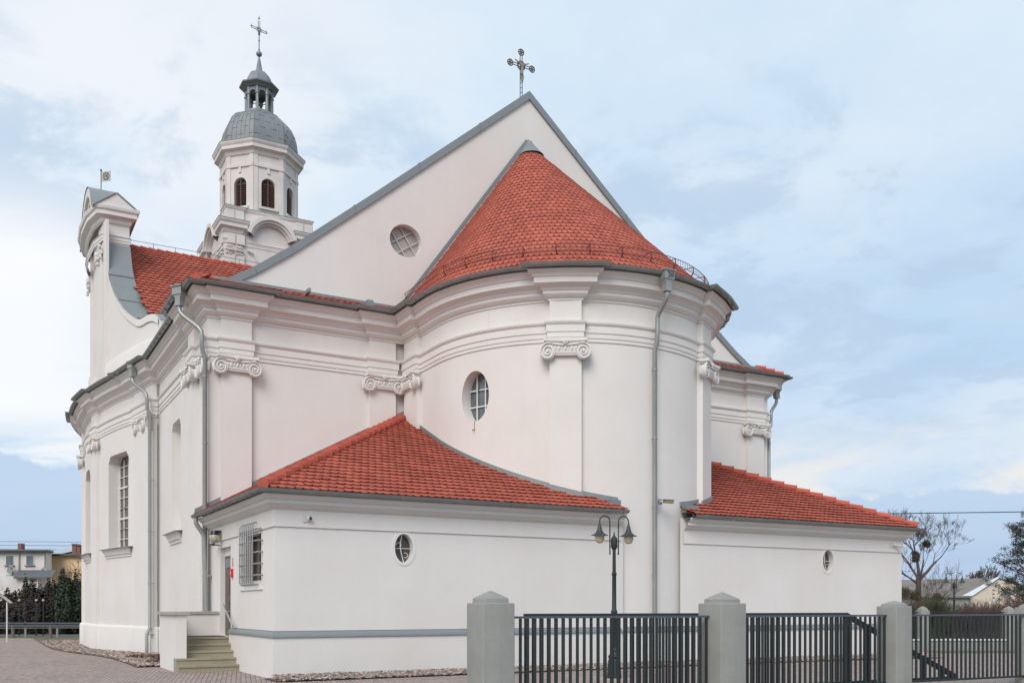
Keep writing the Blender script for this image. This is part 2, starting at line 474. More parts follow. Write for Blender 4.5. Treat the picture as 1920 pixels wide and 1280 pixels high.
# apse wall
def PAp(s, z, o): x, y = apse_pt(s, RA + o); return (x, y, z)
aw = MB()
OV = (-67.3, 6.4, 7.57, .72); OV2 = (67.3, 6.4, 7.57, .72)
ho = ell(*OV); ho2 = ell(*OV2)
strips(aw, PAp, lin(-90, 90, 60), -.3, 10.9, holes=(ho, ho2), depth=.38)
PS = line_P((6.1, 4.5), (6.1, V1)); strips(aw, PS, [0, 1, V1 - 4.5], -.3, 10.9)
PS2 = line_P((15.1, V1), (15.1, 4.5)); strips(aw, PS2, [0, 1, V1 - 4.5], -.3, 10.9)
apse = aw.build('apse_wall', PL, church)
for (c, w, zc, hz), h in ((OV, ho), (OV2, ho2)):
    f = MB()
    for k in (-.33, .33):
        e = math.sqrt(1 - k * k) * .97
        bar(f, PAp, c + w * k, zc - hz * e, c + w * k, zc + hz * e, -.30, .9 * .5, .03) if False else None
        for x0, y0, x1, y1 in ((k, -e, k, e),):
            a = c + w * x0
            f.box(-.017, .017, -.32, -.285, zc + hz * y0, zc + hz * y1, T=lambda x, y, z, a=a: PAp(a + x / RA * 57.3, z, y))
        for j in range(8):
            x0 = -e + 2 * e * j / 8; x1 = -e + 2 * e * (j + 1) / 8
            f.box(c + w * x0, c + w * x1, -.32, -.285, zc + hz * k - .017, zc + hz * k + .017, T=lambda x, y, z: PAp(x, z, y))
    f.build('window_bars', WHITEF, apse)
    g = MB(); pane(g, PAp, h, -.34); g.build('window_pane', GLASS, apse)
# thin lightning rod holder below the oval window
lw = MB(); lw.tube([PAp(-67.3, 6.86, .01), PAp(-67.3, 6.62, .01)], .008, 5); lw.tube([PAp(-67.3, 6.62, .0), PAp(-67.3, 6.60, .1)], .015, 5); lw.build('wire_holder', RUST, apse)

# north choir wall
nw = MB()
PNc = line_P((-.05, V1), (-.05, 9.35)); strips(nw, PNc, [0, 2.45], -.3, 10.9)
nw.face([(-.05, 9.35, -.3), (.1, 9.35, -.3), (.1, 9.35, 10.9), (-.05, 9.35, 10.9)])
PN = line_P((.1, 9.35), (.1, 16.2))
hn = cham(11.95 - 9.35, 13.6 - 9.35, 4.15, 7.98, .24)
strips(nw, PN, [0, 6.85], -.3, 10.9, holes=(hn,), depth=.45)
nwall = nw.build('north_wall', PL, church)
def tall_window(P, h, off, parent, n=2):
    g = MB(); pane(g, P, h, off - .03); g.build('window_pane', DARKG, parent)
    f = MB(); a, b = h[0], h[1]; z0 = h[2](a); z1 = h[3]((a + b) / 2)
    H = z1 - z0
    def vb(s, w, za, zb): f.box(s - w, s + w, off - .025, off + .03, za, zb, T=lambda x, y, z: P(x, z, y))
    vb((a + b) / 2, .035, z0, z1); vb(a + .03, .03, z0, z1 - .3); vb(b - .03, .03, z0, z1 - .3)
    for q in (.25, .75): vb(a + (b - a) * q, .014, z0, z1 - .15)
    for k in range(1, 9):
        w = .035 if k in (3, 6) else .013
        z = z0 + H * k / 9
        for i in range(4):
            f.box(a + (b - a) * i / 4, a + (b - a) * (i + 1) / 4, off - .02, off + .032, z - w, z + w, T=lambda x, y, z: P(x, z, y))
    f.build('window_frame', WHITEF, parent)
def sill(P, a, b, z, parent, proj=.26):
    m = MB(); prof = [(0, z - .36), (.04, z - .36), (.04, z - .30), (.10, z - .24), (.10, z - .19), (.16, z - .10), (.19, z - .03), (proj - .04, z - .03)]
    for k in range(6):
        pa, pb = a + (b - a) * k / 6, a + (b - a) * (k + 1) / 6
        def inset(s, o): 
            t = (s - (a + b) / 2) / ((b - a) / 2); return s - t * (proj - o) * .6
        m.grid([[P(inset(pa, o), zz, o) for o, zz in prof], [P(inset(pb, o), zz, o) for o, zz in prof]])
    for s in (a, b):
        m.face([P(inset(s, o), zz, o) for o, zz in prof] + [P(inset(s, 0), z - .03, 0)])
    so_ = m.build('window_sill', PL, parent)
    t = MB()
    for k in range(6):
        pa, pb = a + (b - a) * k / 6 - (.03 if k == 0 else 0), a + (b - a) * (k + 1) / 6 + (.03 if k == 5 else 0)
        t.box(pa, pb, -.05, proj, z - .03, z, T=lambda x, y, z_: P(x, z_ + (.03 if y < 0 else 0), y))
    t.build('sill_flashing', ZINC, so_)
tall_window(PN, hn, -.42, nwall); sill(PN, hn[0] - .3, hn[1] + .3, 4.15, nwall)

# transept north wall (curved)
def PTr(s, z, o):
    du = .0346 * (s - 26.2); n = Vector((-1, du)).normalized(); return (uw(s) + n.x * o, s + n.y * o, z)
tw = MB()
ht = cham(19.15, 21.55, 4.0, 7.85, .28); ht2 = cham(25.2, 27.2, 4.0, 7.85, .35); ht3 = cham(30.4, 32.8, 4.0, 7.85, .42)
tw.face([(.1, 16.2, -.5), (-.0, 16.2, -.5), (0, 16.2, 10.9), (.1, 16.2, 10.9)])
strips(tw, PTr, lin(18.2, 35.5, 40), -.5, 10.9, holes=(ht, ht2, ht3), depth=.5)
tw.face([(-.3, 18.42, -.5), (-.50, 18.4, -.5), (-.50, 18.4, 10.9), (-.3, 18.42, 10.9)])
tw.face([(-.50, 18.4, -.5), (-.15, 16.2, -.5), (-.15, 16.2, 10.9), (-.50, 18.4, 10.9)])
tw.face([(-.15, 16.2, -.5), (.1, 16.2, -.5), (.1, 16.2, 10.9), (-.15, 16.2, 10.9)])
tw.prism([(uw(35.5), 35.5), (3, 35.5), (3, 36), (uw(35.5), 36)], -.5, 10.9)
twall = tw.build('transept_wall', PL, church)
for h in (ht, ht2, ht3):
    tall_window(PTr, h, -.45, twall); sill(PTr, h[0] - .38, h[1] + .38, 4.0, twall)
# body behind (south wall, nave) closing the volume
NE_ = 44.5
bw = MB()
bw.box(.5, UR, 7.5, NE_, -.3, 10.6)
bw.build('nave_body', PL, church, smooth=False)

# plinth along the north side
pl = MB()
def plinth_path(): return dedupe(north(P_) + trans_path(P_))
sweep(pl, plinth_path(), [(.09, -.5), (.09, .78), (.07, .83), (.03, .87), (0, .88)])
pl.build('wall_plinth', PL, church)

# pilasters with ionic capitals
def capital_mesh(w):
    m = MB(); hw = w / 2
    # abacus with concave sides
    for (z0, z1, ex, yy) in ((.46, .53, .06, .26), (.41, .46, .00, .22)):
        top = []
        n = 10
        pts = [(-hw - ex - .07, 0), (-hw - ex - .07, yy + .04)]
        for k in range(n + 1):
            t = -1 + 2 * k / n; pts.append(((hw + ex) * t, yy + .02 - .07 * (1 - t * t)))
        pts += [(hw + ex + .07, yy + .04), (hw + ex + .07, 0)]
        m.prism(pts[::-1], z0, z1)
    # echinus
    m.box(-hw - .02, hw + .02, 0, .17, .22, .40)
    for k in range(-3, 4):
        m.ball((k * .085, .17, .30), .042 if k % 2 == 0 else .03, 8, 5, 1.5)
    m.tube([(-hw, .16, .19), (hw, .16, .19)], .022, 6); m.tube([(-hw, .15, .14), (hw, .15, .14)], .016, 6)
    m.box(-hw, hw, 0, .155, .13, .22)
    # canalis bar
    m.tube([(-hw + .08, .19, .405), (-.1, .205, .375), (.1, .205, .375), (hw - .08, .19, .405)], .02, 6)
    # rosette
    for k in range(6):
        a = k * PI / 3; m.ball((.045 * math.cos(a), .235, .45 + .045 * math.sin(a)), .034, 6, 4)
    m.ball((0, .27, .45), .028, 6, 4)
    for sg in (-1, 1):
        cx, cz = sg * (hw + .035), .215; r0 = .205
        # disc and cushion
        rows = []
        for y, r in ((0, r0 * .8), (.10, r0 * .82), (.16, r0 * .95), (.205, r0), (.215, r0 * .97), (.19, r0 * .85)):
            rows.append([(cx + r * math.cos(2 * PI * j / 20), y, cz + r * math.sin(2 * PI * j / 20)) for j in range(20)])
        m.grid(rows, close_v=True); m.face(rows[-1])
        sp_ = []; rr = []
        for k in range(46):
            t = k / 45; a = PI / 2 + sg * -t * 2.3 * 2 * PI; r = (r0 - .022) * (1 - t) ** 1.05 + .022
            sp_.append((cx + r * math.cos(a), .215, cz + r * math.sin(a))); rr.append(.026 - .012 * t)
        m.tube(sp_, rr, 6); m.ball((cx, .215, cz), .035, 8, 5)
        # side scroll
        m.tube([(cx + sg * r0 * .75, .05, cz - .1), (cx + sg * r0 * .9, .06, cz + .02), (cx + sg * r0 * .8, .06, cz + .12)], .03, 6)
    return m
def pilaster(x, y, rz, w, z0=-.3, base=True, cap=True):
    e = MB(); hw = w / 2
    e.box(-hw, hw, -.12, P_, z0, 10.02)
    po = e.build('pilaster', PL, church, smooth=False, loc=(x, y, 0), rz=rz)
    return po
capm = capital_mesh(.87).build('capital', PL, None)
caps_done = [False]
def add_cap(po, dy=0.0):
    if not caps_done[0]: c = capm; caps_done[0] = True
    else: c = cp(capm)
    c.parent = po; c.location = (0, P_ - .06 + dy, 8.28); c.scale = (1.03, 1.0, 1.1); return c
for u in (sum(EL) / 2, sum(EI) / 2, sum(ERi) / 2, sum(ERo) / 2): add_cap(pilaster(u, V1, PI, .87))
add_cap(pilaster(6.1, 6.2, PI / 2, 1.0)); add_cap(pilaster(15.1, 6.2, -PI / 2, 1.0))
for d in PAD:
    x, y = apse_pt(d); add_cap(pilaster(x, y, R(d) + PI, .87))
add_cap(pilaster(-.05, 8.6, PI / 2, .9))
for a, b in TP:
    vc = (a + b) / 2; add_cap(pilaster(uw(vc), vc, PI / 2 + math.atan(.0346 * (vc - 26.2)) * -1, 1.0, z0=-.5))
# pier at the transept corner
m_ = math.atan2(18.4 - 16.2, -.5 + .15)
pp = MB(); pp.box(-.02, .02, -.02, .02, 9.9, 10.0); 
tp = pp.build('pilaster', PL, church, smooth=False, loc=(-.30, 17.75, 0), rz=m_ - PI + PI)
add_cap(tp, -P_ + .02); 
tp2 = cp(tp, church, (-.03, 16.32, 0), PI)
tp2.children[0].scale = (.62, 1, 1.1)
tp3 = cp(tp, church, (-.05, 7.25, 0), PI / 2); tp3.children[0].scale = (.7, 1, 1.1)

# architrave, cornice, gutter
ar = MB()
sweep(ar, PA, [(-.02, 8.84), (.028, 8.84), (.028, 8.93), (.048, 8.94), (.048, 9.07), (.072, 9.08), (.072, 9.27), (.10, 9.29), (.125, 9.34), (.125, 9.365), (-.01, 9.385)])
ar.build('architrave', PL, church)
co = MB()
CP = [(-.02, 9.93), (.03, 9.94), (.03, 9.99), (.06, 10.0), (.10, 10.03), (.15, 10.09), (.15, 10.17), (.18, 10.18), (.20, 10.24), (.25, 10.29), (.33, 10.315), (.37, 10.32), (.37, 10.47), (.40, 10.48), (.42, 10.53), (.47, 10.58), (.52, 10.60), (.52, 10.645), (-.02, 10.66)]
sweep(co, PC, CP)
co.build('main_cornice', PL, church)
gu = MB()
GP = [(.53 + .085 * (1 - math.cos(t * PI / 8)) , 10.74 - .078 * math.sin(t * PI / 8)) for t in range(9)]
sweep(gu, PC, [(.51, 10.66), (.52, 10.75)] + GP + [(.70 + .012, 10.755), (.69, 10.735)] + [(o_ , z_ + .012) for o_, z_ in GP[::-1]])
gutter = gu.build('gutter', ZINCD, church)
gb = MB()     # gutter brackets
acc = 0; offp = offs(PC, .0)
gpath = offs(PC, .615)
for a, b in zip(gpath, gpath[1:]):
    L_ = math.dist(a, b); n = int((acc + L_) / .62) - int(acc / .62)
    for k in range(n):
        t = ((int(acc / .62) + 1 + k) * .62 - acc) / L_
        if a[0] > 15.8 and a[1] > 7 or a[1] > 29: continue
        x, y = a[0] + (b[0] - a[0]) * t, a[1] + (b[1] - a[1]) * t
        d = Vector((b[0] - a[0], b[1] - a[1])).normalized(); nr = Vector((-d.y, d.x))
        gb.tube([(x + nr.x * .088 * math.cos(q), y + nr.y * .088 * math.cos(q), 10.735 - .086 * math.sin(q)) for q in [PI * j / 6 for j in range(7)]], .012, 4)
    acc += L_
build_each(gb, 'gutter_bracket', ZINCD, gutter)
# pent strip of tiles between cornice and east gable
st = MB()
sweep(st, [p for p in PC if True], [(.50, 10.71), (.02, 11.02)])
st.build('eaves_backing', TILEB, church)

# ------------------------------------------------------------------ roof tiles
def tiles(mb, O, ux, uy, nz, w, e, poly, lift=.035, rnd=.012, seed=1, shape=5, inset=.0):
    """beaver tail tiles on a plane: origin O, ux along eaves, uy up the slope, nz normal; poly = clip polygon in (x,y) of the plane"""
    rg = random.Random(seed)
    O, ux, uy, nz = Vector(O), Vector(ux), Vector(uy), Vector(nz)
    xs = [p[0] for p in poly]; ys = [p[1] for p in poly]
    def inside(x, y):
        c = False; n = len(poly)
        for i in range(n):
            x1, y1 = poly[i]; x2, y2 = poly[(i + 1) % n]
            if (y1 > y) != (y2 > y) and x < (x2 - x1) * (y - y1) / (y2 - y1) + x1: c = not c
        return c
    nr = int((max(ys) - min(ys)) / e) + 1
    for r in range(nr):
        y = min(ys) + r * e
        c0 = min(xs) - (w / 2 if r % 2 else 0)
        for k in range(int((max(xs) - min(xs)) / w) + 2):
            x = c0 + k * w
            if not inside(x + w / 2, y + e * .45): continue
            l = lift + rg.uniform(-rnd, rnd) * .5; g = .006
            dy = rg.uniform(-.008, .008)
            pts = []
            for j in range(shape + 1):
                t = j / shape; bx = x + g + (w - 2 * g) * t; by = y + dy + .30 * w * (1 - math.sin(PI * t)) ** 1 * .75
                pts.append((bx, by, l))
            tp_ = pts + [(x + w - g, y + e * 1.12, .004), (x + g, y + e * 1.12, .004)]
            V3 = [O + ux * a + uy * b + nz * c for a, b, c in tp_]
            mb.face(V3)
            lo = [O + ux * a + uy * b + nz * (c - .022) for a, b, c in pts]
            i = len(mb.v); mb.v += [tuple(p) for p in V3[:shape + 1]] + [tuple(p) for p in lo]
            for j in range(shape): mb.f.append((i + j, i + shape + 1 + j, i + shape + 2 + j, i + j + 1))
def ruled_tiles(mb, base, apex, w, rows, t0=0.0, t1=1.0, lift=.035, seed=3):
    rg = random.Random(seed)
    base = [Vector(p) for p in base]; apex = Vector(apex)
    # resample helper
    L_ = [0]
    for a, b in zip(base, base[1:]): L_.append(L_[-1] + (b - a).length)
    tot = L_[-1]
    def bp(s):
        s = min(max(s, 0), tot)
        for i in range(len(base) - 1):
            if s <= L_[i + 1]: return base[i].lerp(base[i + 1], (s - L_[i]) / max(1e-9, L_[i + 1] - L_[i]))
        return base[-1]
    def pt(s, t): return bp(s).lerp(apex, t)
    def nrm(s, t):
        a = pt(s + .05, t) - pt(s - .05, t); b = apex - pt(s, t); n = a.cross(b).normalized()
        return n if n.z > 0 else -n
    dt = (t1 - t0) / rows
    for r in range(rows):
        t = t0 + r * dt
        sc = 1 - t; n = max(3, int(tot * sc / w)); ds = tot / n
        for k in range(-1, n + 1):
            s0 = (k + (.5 if r % 2 else 0)) * ds; s1 = s0 + ds
            if s1 <= 0.02 or s0 >= tot - .02: continue
            s0 = max(s0, 0); s1 = min(s1, tot); sm = (s0 + s1) / 2
            nz = nrm(sm, min(t, .97)); l = lift + rg.uniform(-.006, .006)
            g = .025 * (s1 - s0)
            pts = []
            for j in range(6):
                q = j / 5; pts.append(pt(s0 + g + (s1 - s0 - 2 * g) * q, t + dt * .42 * (1 - math.sin(PI * q))) + nz * l)
            top = [pt(s1 - g, min(.999, t + dt * 1.12)) + nz * .004, pt(s0 + g, min(.999, t + dt * 1.12)) + nz * .004]
            mb.face(pts + top)
            lo = [p - nz * .022 for p in pts]
            i = len(mb.v); mb.v += [tuple(p) for p in pts] + [tuple(p) for p in lo]
            for j in range(5): mb.f.append((i + j, i + 6 + j, i + 7 + j, i + j + 1))

# pent strip tiles along east wall left, right and around the corners
for (a, b) in ((-.35, 6.0), (15.2, 22.1)):
    pt_ = MB()
    tiles(pt_, (0, V1 - .52, 10.76), (1, 0, 0), Vector((0, .5, .32)).normalized(), Vector((0, -.32, .5)).normalized(), .2, .2, [(a, 0), (b, 0), (b, .58), (a, .58)], seed=11)
    pt_.build('eaves_tiles', TILE, church, smooth=False, weld=False)
pt_ = MB()
tiles(pt_, (-.52, 0, 10.76), (0, 1, 0), Vector((.5, 0, .32)).normalized(), Vector((-.32, 0, .5)).normalized(), .2, .2, [(6.6, 0), (16.2, 0), (16.2, .6), (6.6, .6)], seed=12)
pt_.build('eaves_tiles', TILE, church, smooth=False, weld=False)
fl = MB()
for a, b in ((.1, 5.9), (15.3, 21.2)): 
    fl.box(a, b, V1 - .10, V1 - .02, 11.0, 11.13)
fl.box(2.72, 2.80, V1 - .62, V1 - .02, 10.95, 11.06); fl.box(4.55, 4.75, V1 - .66, V1 - .02, 10.8, 11.0)
build_each(fl, 'gable_foot_flashing', ZINC, church, smooth=False)

# apse cone roof
apex = (AX, V1 - .03, 17.45)
OB = .40
base = [(15.1 + OB - .1, V1 - .04, 10.86), (15.1 + OB, 4.5, 10.80)] + [(*apse_pt(d, RA + OB), 10.80) for d in lin(86, -86, 60)] + [(6.1 - OB, 4.5, 10.80), (6.1 - OB + .1, V1 - .04, 10.86)]
cn = MB()
for a, b in zip(base, base[1:]): cn.face([a, b, apex])
ob = base and [( *apse_pt(d, RA + .52), 10.70) for d in lin(90, -90, 60)]
ib = [( *apse_pt(d, RA + OB), 10.80) for d in lin(90, -90, 60)]
cn.grid([ob, ib])
cn.grid([[(5.58, V1, 10.70), (5.58, 4.5, 10.70)], [(6.1 - OB, V1, 10.8), (6.1 - OB, 4.5, 10.8)]])
cn.build('apse_roof', TILEB, church, smooth=False)
ct = MB(); ruled_tiles(ct, base, apex, .165, 37, -.012, .925, lift=.023)
ct.build('apse_roof_tiles', TILE, church, smooth=False, weld=False)
zc = MB()
cap_b = [Vector(p).lerp(Vector(apex), .915) + Vector((0, -.06, .05)) for p in base]
for a, b in zip(cap_b, cap_b[1:]): zc.face([a, b, (AX, V1 - .06, 17.62)])
zc.build('roof_tip_flashing', ZINC, church)
fz = MB()
for sg, bb in ((-1, base[-1]), (1, base[0])):
    a = Vector(bb) + Vector((0, -.02, .05)); b = Vector((AX, V1 - .05, 17.5))
    d = (b - a).normalized(); n = Vector((0, -1, 0)).cross(d).normalized() 
    if n.z < 0: n = -n
    q = [a, b, b + n * .13, a + n * .13]
    fz.face([p + Vector((0, -.04, 0)) for p in q]); fz.face([q[0] + Vector((0, -.04, 0)), q[1] + Vector((0, -.04, 0)), q[1] - n * .12 + Vector((0, -.16, 0)), q[0] - n * .12 + Vector((0, -.16, 0))])
fz.build('cone_flashing', ZINC, church, smooth=False)
# snow guard
sg_ = MB()
gpts = []
for k, p in enumerate(base):
    q = Vector(p).lerp(Vector(apex), .075); gpts.append(q)
def outw(i):
    a = gpts[max(0, i - 1)]; b = gpts[min(len(gpts) - 1, i + 1)]; d = (b - a); return Vector((-d.y, d.x, 0)).normalized() * (1 if True else -1)
ax0 = Vector((AX, V1 - 2, 0))
rows_ = []
for i, p in enumerate(gpts):
    o = (p - Vector((AX, RA, p.z))); o.z = 0; o.normalize(); rows_.append((p + o * .12 + Vector((0, 0, .06)), p + o * .12 + Vector((0, 0, .24)), p))
for z in (0, 1): sg_.tube([r[z] for r in rows_], .010, 5)
tot = 0
for i in range(len(rows_) - 1):
    n = max(1, round((rows_[i + 1][0] - rows_[i][0]).length / .13))
    for k in range(n):
        t = k / n; sg_.tube([rows_[i][0].lerp(rows_[i + 1][0], t), rows_[i][1].lerp(rows_[i + 1][1], t)], .008, 4)
    if i % 4 == 0: sg_.tube([rows_[i][2] - Vector((0, 0, .06)), rows_[i][0], rows_[i][1]], .02, 5); sg_.tube([rows_[i][1], rows_[i][2] + (Vector(apex) - rows_[i][2]).normalized() * .3 + Vector((0, 0, .03))], .012, 5)
sg_.build('snow_guard', GUARD, church)

# ------------------------------------------------------------------ nave and transept roofs
nr = MB()
EZ = 10.75; NZ = 10.05; NR = 18.62; NE = 44.5
NS = (NR - NZ) / (AX + .35); nr.face([(.35, V1 + .45, NZ + .7 * NS), (AX, V1 + .45, NR), (AX, NE, NR), (.35, NE, NZ + .7 * NS)])
nr.face([(UR - .3, V1 + .45, NZ + .7 * NS), (AX, V1 + .45, NR), (AX, NE, NR), (UR - .3, NE, NZ + .7 * NS)])

nr.build('nave_roof', TILEB, church, smooth=False)
tr = MB()
TR = 18.45; VE = 16.55; VC = 26.2; SL = (TR - EZ) / (VC - VE)
uend = -.35 + (TR - NZ) / ((NR - NZ) / (AX + .35))
tr.face([(-.3, VE, EZ), (-.3, VC, TR), (uend, VC, TR), (-.3, VE, EZ)][:3] + [(uend, VC, TR)])
tr.v = []; tr.f = []
tr.face([(1.5, VE, EZ), (uend, VC, TR), (.1, VC, TR), (.0, 23.4, EZ + (23.4 - VE) * SL), (.25, 21, EZ + (21 - VE) * SL), (.6, 19, EZ + (19 - VE) * SL)])
tr.face([(1.5, 2 * VC - VE, EZ), (uend, VC, TR), (.1, VC, TR), (.1, 2 * VC - 23.4, EZ + (23.4 - VE) * SL), (.7, 2 * VC - 20, EZ + (20 - VE) * SL)])
tr.build('transept_roof', TILEB, church, smooth=False)
uy = Vector((0, 1, SL)).normalized(); nz = Vector((0, -SL, 1)).normalized(); LS = math.hypot(VC - VE, TR - EZ)
tt = MB(); tiles(tt, (0, VE, EZ), (1, 0, 0), uy, nz, .26, .30, [(1.25, 0), (1.0, .6), (.52, 3.1), (.2, 5.7), (-.02, 8.8), (.0, LS), (uend, LS), (1.8, 0)], lift=.05, seed=5)
tt.build('transept_roof_tiles', TILE, church, smooth=False, weld=False)
rt = MB()
k = 0; x = .05
while x < uend:
    rt.tube([(x, VC, TR + .02), (x + .40, VC, TR - .01)], [.125, .10], 8); x += .38
rt.build('ridge_tiles', HIP, church)
lc = MB(); lc.tube([(0, VC, TR + .32), (uend, VC, TR + .30)], .012, 4)
for k in range(10): lc.tube([(.4 + k, VC, TR + .05), (.4 + k, VC, TR + .32)], .012, 4)
lc.build('lightning_wire', RUST, church)

# transept gable (curved screen wall with volute outline)
SW = [(17.18, 12.6), (17.3, 12.75), (17.43, 12.87), (17.69, 12.99), (17.91, 13.04), (18.19, 13.07), (18.52, 13.05), (18.86, 13.05), (19.23, 13.14), (19.66, 13.35), (20.25, 13.65), (20.69, 13.92), (21.23, 14.32), (21.75, 14.74), (22.23, 15.23), (22.66, 15.72), (23.04, 16.29), (23.34, 17.09), (23.44, 17.44)]
SW = [(17.18, 10.8)] + SW
GB = 23.44; GT = 18.42
outl = SW + [(GB, GT)] + [(2 * VC - GB, GT)] + [(2 * VC - a, z) for a, z in SW[::-1]]
def ug(v): return uw(v) + .35
THK = .95
tg = MB()
for (a, za), (b, zb) in zip(outl, outl[1:]):
    n = max(1, int(abs(b - a) / .5))
    for k in range(n):
        v0, z0_, v1_, z1_ = a + (b - a) * k / n, za + (zb - za) * k / n, a + (b - a) * (k + 1) / n, za + (zb - za) * (k + 1) / n
        if abs(v1_ - v0) > 1e-6:
            tg.face([(ug(v0), v0, 10.6), (ug(v1_), v1_, 10.6), (ug(v1_), v1_, z1_), (ug(v0), v0, z0_)])
            tg.face([(ug(v0) + THK, v0, 10.6), (ug(v0) + THK, v0, z0_), (ug(v1_) + THK, v1_, z1_), (ug(v1_) + THK, v1_, 10.6)])
        tg.face([(ug(v0), v0, z0_), (ug(v1_), v1_, z1_), (ug(v1_) + THK, v1_, z1_), (ug(v0) + THK, v0, z0_)])
tgable = tg.build('transept_gable', PL, church)
# raised border band along the swoop and base string
bd = MB()
def band(pts, w, o):
    for (a, za), (b, zb) in zip(pts, pts[1:]):
        bd.face([(ug(a) - o, a, za - w), (ug(b) - o, b, zb - w), (ug(b) - o, b, zb - .03), (ug(a) - o, a, za - .03)])
        bd.face([(ug(a) - o, a, za - w), (ug(b) - o, b, zb - w), (ug(b), b, zb - w), (ug(a), a, za - w)])
for mir in (0, 1):
    f_ = (lambda p: (2 * VC - p[0], p[1])) if mir else (lambda p: p)
    band([f_(p) for p in SW[2:-2]], .30, .06)
build_each(bd, 'gable_border', PL, tgable)
bs = MB()
bs.grid([[(ug(v) - o, v, z) for o, z in ((.16, 10.5), (.16, 11.95), (.12, 12.02), (0, 12.05))] for v in lin(17.3, 35.1, 30)])
bs.build('gable_plinth', PL, tgable)
# gable pilasters
gp_ = MB()
for a, b in ((23.5, 24.5), (27.9, 28.9), (22.9, 23.4)):
    n = 3
    gp_.grid([[(ug(v) - o, v, z) for v, o in ((a, 0), (a, .12), (b, .12), (b, 0))] for z in (11.0, 18.3)])
    gp_.grid([[(ug(v) - o, v, z) for v, o in ((a - .06, 0), (a - .06, .2), (b + .06, .2), (b + .06, 0))] for z in (11.0, 12.5)])
build_each(gp_, 'gable_pilaster', PL, tgable)
for v in (23.6, 24.4, 28.0, 28.8):
    gc = MB()
    for k in range(12): gc.ball((ug(v) - .16 - random.uniform(0, .10), v + random.uniform(-.2, .2), 16.75 + .05 * k), .075, 6, 4)
    gc.build('gable_capital', PL, tgable)
# zinc cover of the swoop
zs = MB()
for mir in (0, 1):
    f_ = (lambda v: 2 * VC - v) if mir else (lambda v: v)
    up = [[(ug(f_(v)) - .03, f_(v), z + .015), (ug(f_(v)) + THK + .04, f_(v), z + .015)] for v, z in SW[1:]]
    up2 = [[(ug(f_(v)) - .03, f_(v) - (.03 if not mir else -.03), z - .02), (ug(f_(v)) - .03, f_(v), z + .016)] for v, z in SW[1:]]
    zs.grid(up)
build_each(zs, 'volute_flashing', ZINC, tgable)
zl = MB()
for vv, zz in ((22.75, 15.86), (21.35, 14.42), (19.2, 13.14)):
    zl.tube([(ug(vv) - .03, vv - .01, zz + .03), (ug(vv) + THK + .04, vv - .01, zz + .03)], .014, 4)
build_each(zl, 'flashing_seam', ZINCD, tgable)
# block entablature
U0 = -1.0; U1_ = -.06
gpth = [(U1_, GB + .05), (U1_, GB), (U0, GB), (U0 - .10, GB + .02), (U0 - .32, 24.5), (U0 - .40, 26.2), (U0 - .32, 27.9), (U0 - .10, 28.9), (U0, 28.96), (U1_, 28.96), (U1_, GB + .1)]
gpth = gpth[:-1]
be = MB()
sweep(be, gpth, [(0.0, 17.50), (.04, 17.52), (.04, 17.62), (.06, 17.63), (.06, 17.75), (.10, 17.80), (.0, 17.83)])
sweep(be, gpth, [(0, 18.30), (.06, 18.33), (.12, 18.42), (.12, 18.5), (.20, 18.56), (.32, 18.60), (.32, 18.78), (.38, 18.82), (.42, 18.92), (.42, 18.97), (-.1, 18.98)])
be.build('gable_cornice', PL, tgable)
top = MB()
um = (U0 + U1_) / 2
# little saddle roof along v with triangular end
e0, e1 = GB - .40, 28.96 + .40
a_, b_, c_ = (U0 - .45, 18.90), (U1_ + .35, 18.90), (um - .05, 19.55)
top.prism([a_, b_, c_], e0 + .05, e1 - .05, T=lambda x, y, z: (x, z, y))
top.build('gable_attic', PL, tgable, smooth=False)
zt = MB()
for p, q in ((a_, c_), (c_, b_)):
    d = Vector((q[0] - p[0], q[1] - p[1])).normalized(); n = Vector((-d.y, d.x)) 
    if n.y < 0: n = -n
    P0 = (p[0] - d.x * (.06 if p is a_ else 0), p[1] - d.y * (.06 if p is a_ else 0)); Q0 = (q[0] + d.x * (.06 if q is b_ else 0), q[1] + d.y * (.06 if q is b_ else 0))
    zt.prism([(P0[0] + n.x * .01, P0[1] + n.y * .01), (Q0[0] + n.x * .01, Q0[1] + n.y * .01), (Q0[0] + n.x * .05, Q0[1] + n.y * .05), (P0[0] + n.x * .05, P0[1] + n.y * .05)], e0, e1, T=lambda x, y, z: (x, z, y))
# segmental barrel over the centre
def arc(rw_, rise, n=16): 
    Rr = (rw_ * rw_ + rise * rise) / (2 * rise); th = math.asin(rw_ / Rr)
    return [(VC + Rr * math.sin(-th + 2 * th * k / n), 18.98 + rise - Rr + Rr * math.cos(-th + 2 * th * k / n)) for k in range(n + 1)]
ao = arc(2.45, 1.6); ao2 = arc(2.53, 1.66)
zt.grid([[(u_, v, z) for v, z in ao2] for u_ in (-1.55, -.9, -.45)])
zt.build('gable_top_flashing', ZINC, tgable, smooth=False, weld=False)
br = MB()
for (w0, r0_, w1, r1_, u0_, u1_) in ((2.45, 1.6, 2.05, 1.25, -1.52, -.5), (2.05, 1.25, 1.75, 1.0, -1.40, -.5), (1.75, 1.0, .01, .0, -1.15, -.55)):
    A_, B_ = arc(w0, r0_), arc(w1, r1_) if r1_ > 0 else [(VC, 18.98)] * 17
    for i in range(16):
        br.face([(u0_, *A_[i]), (u0_, *A_[i + 1]), (u0_, *B_[i + 1]), (u0_, *B_[i])])
        br.face([(u1_, *A_[i]), (u1_, *B_[i]), (u1_, *B_[i + 1]), (u1_, *A_[i + 1])])
        br.face([(u0_, *A_[i]), (u1_, *A_[i]), (u1_, *A_[i + 1]), (u0_, *A_[i + 1])])
        br.face([(u0_, *B_[i]), (u1_, *B_[i]), (u1_, *B_[i + 1]), (u0_, *B_[i + 1])])
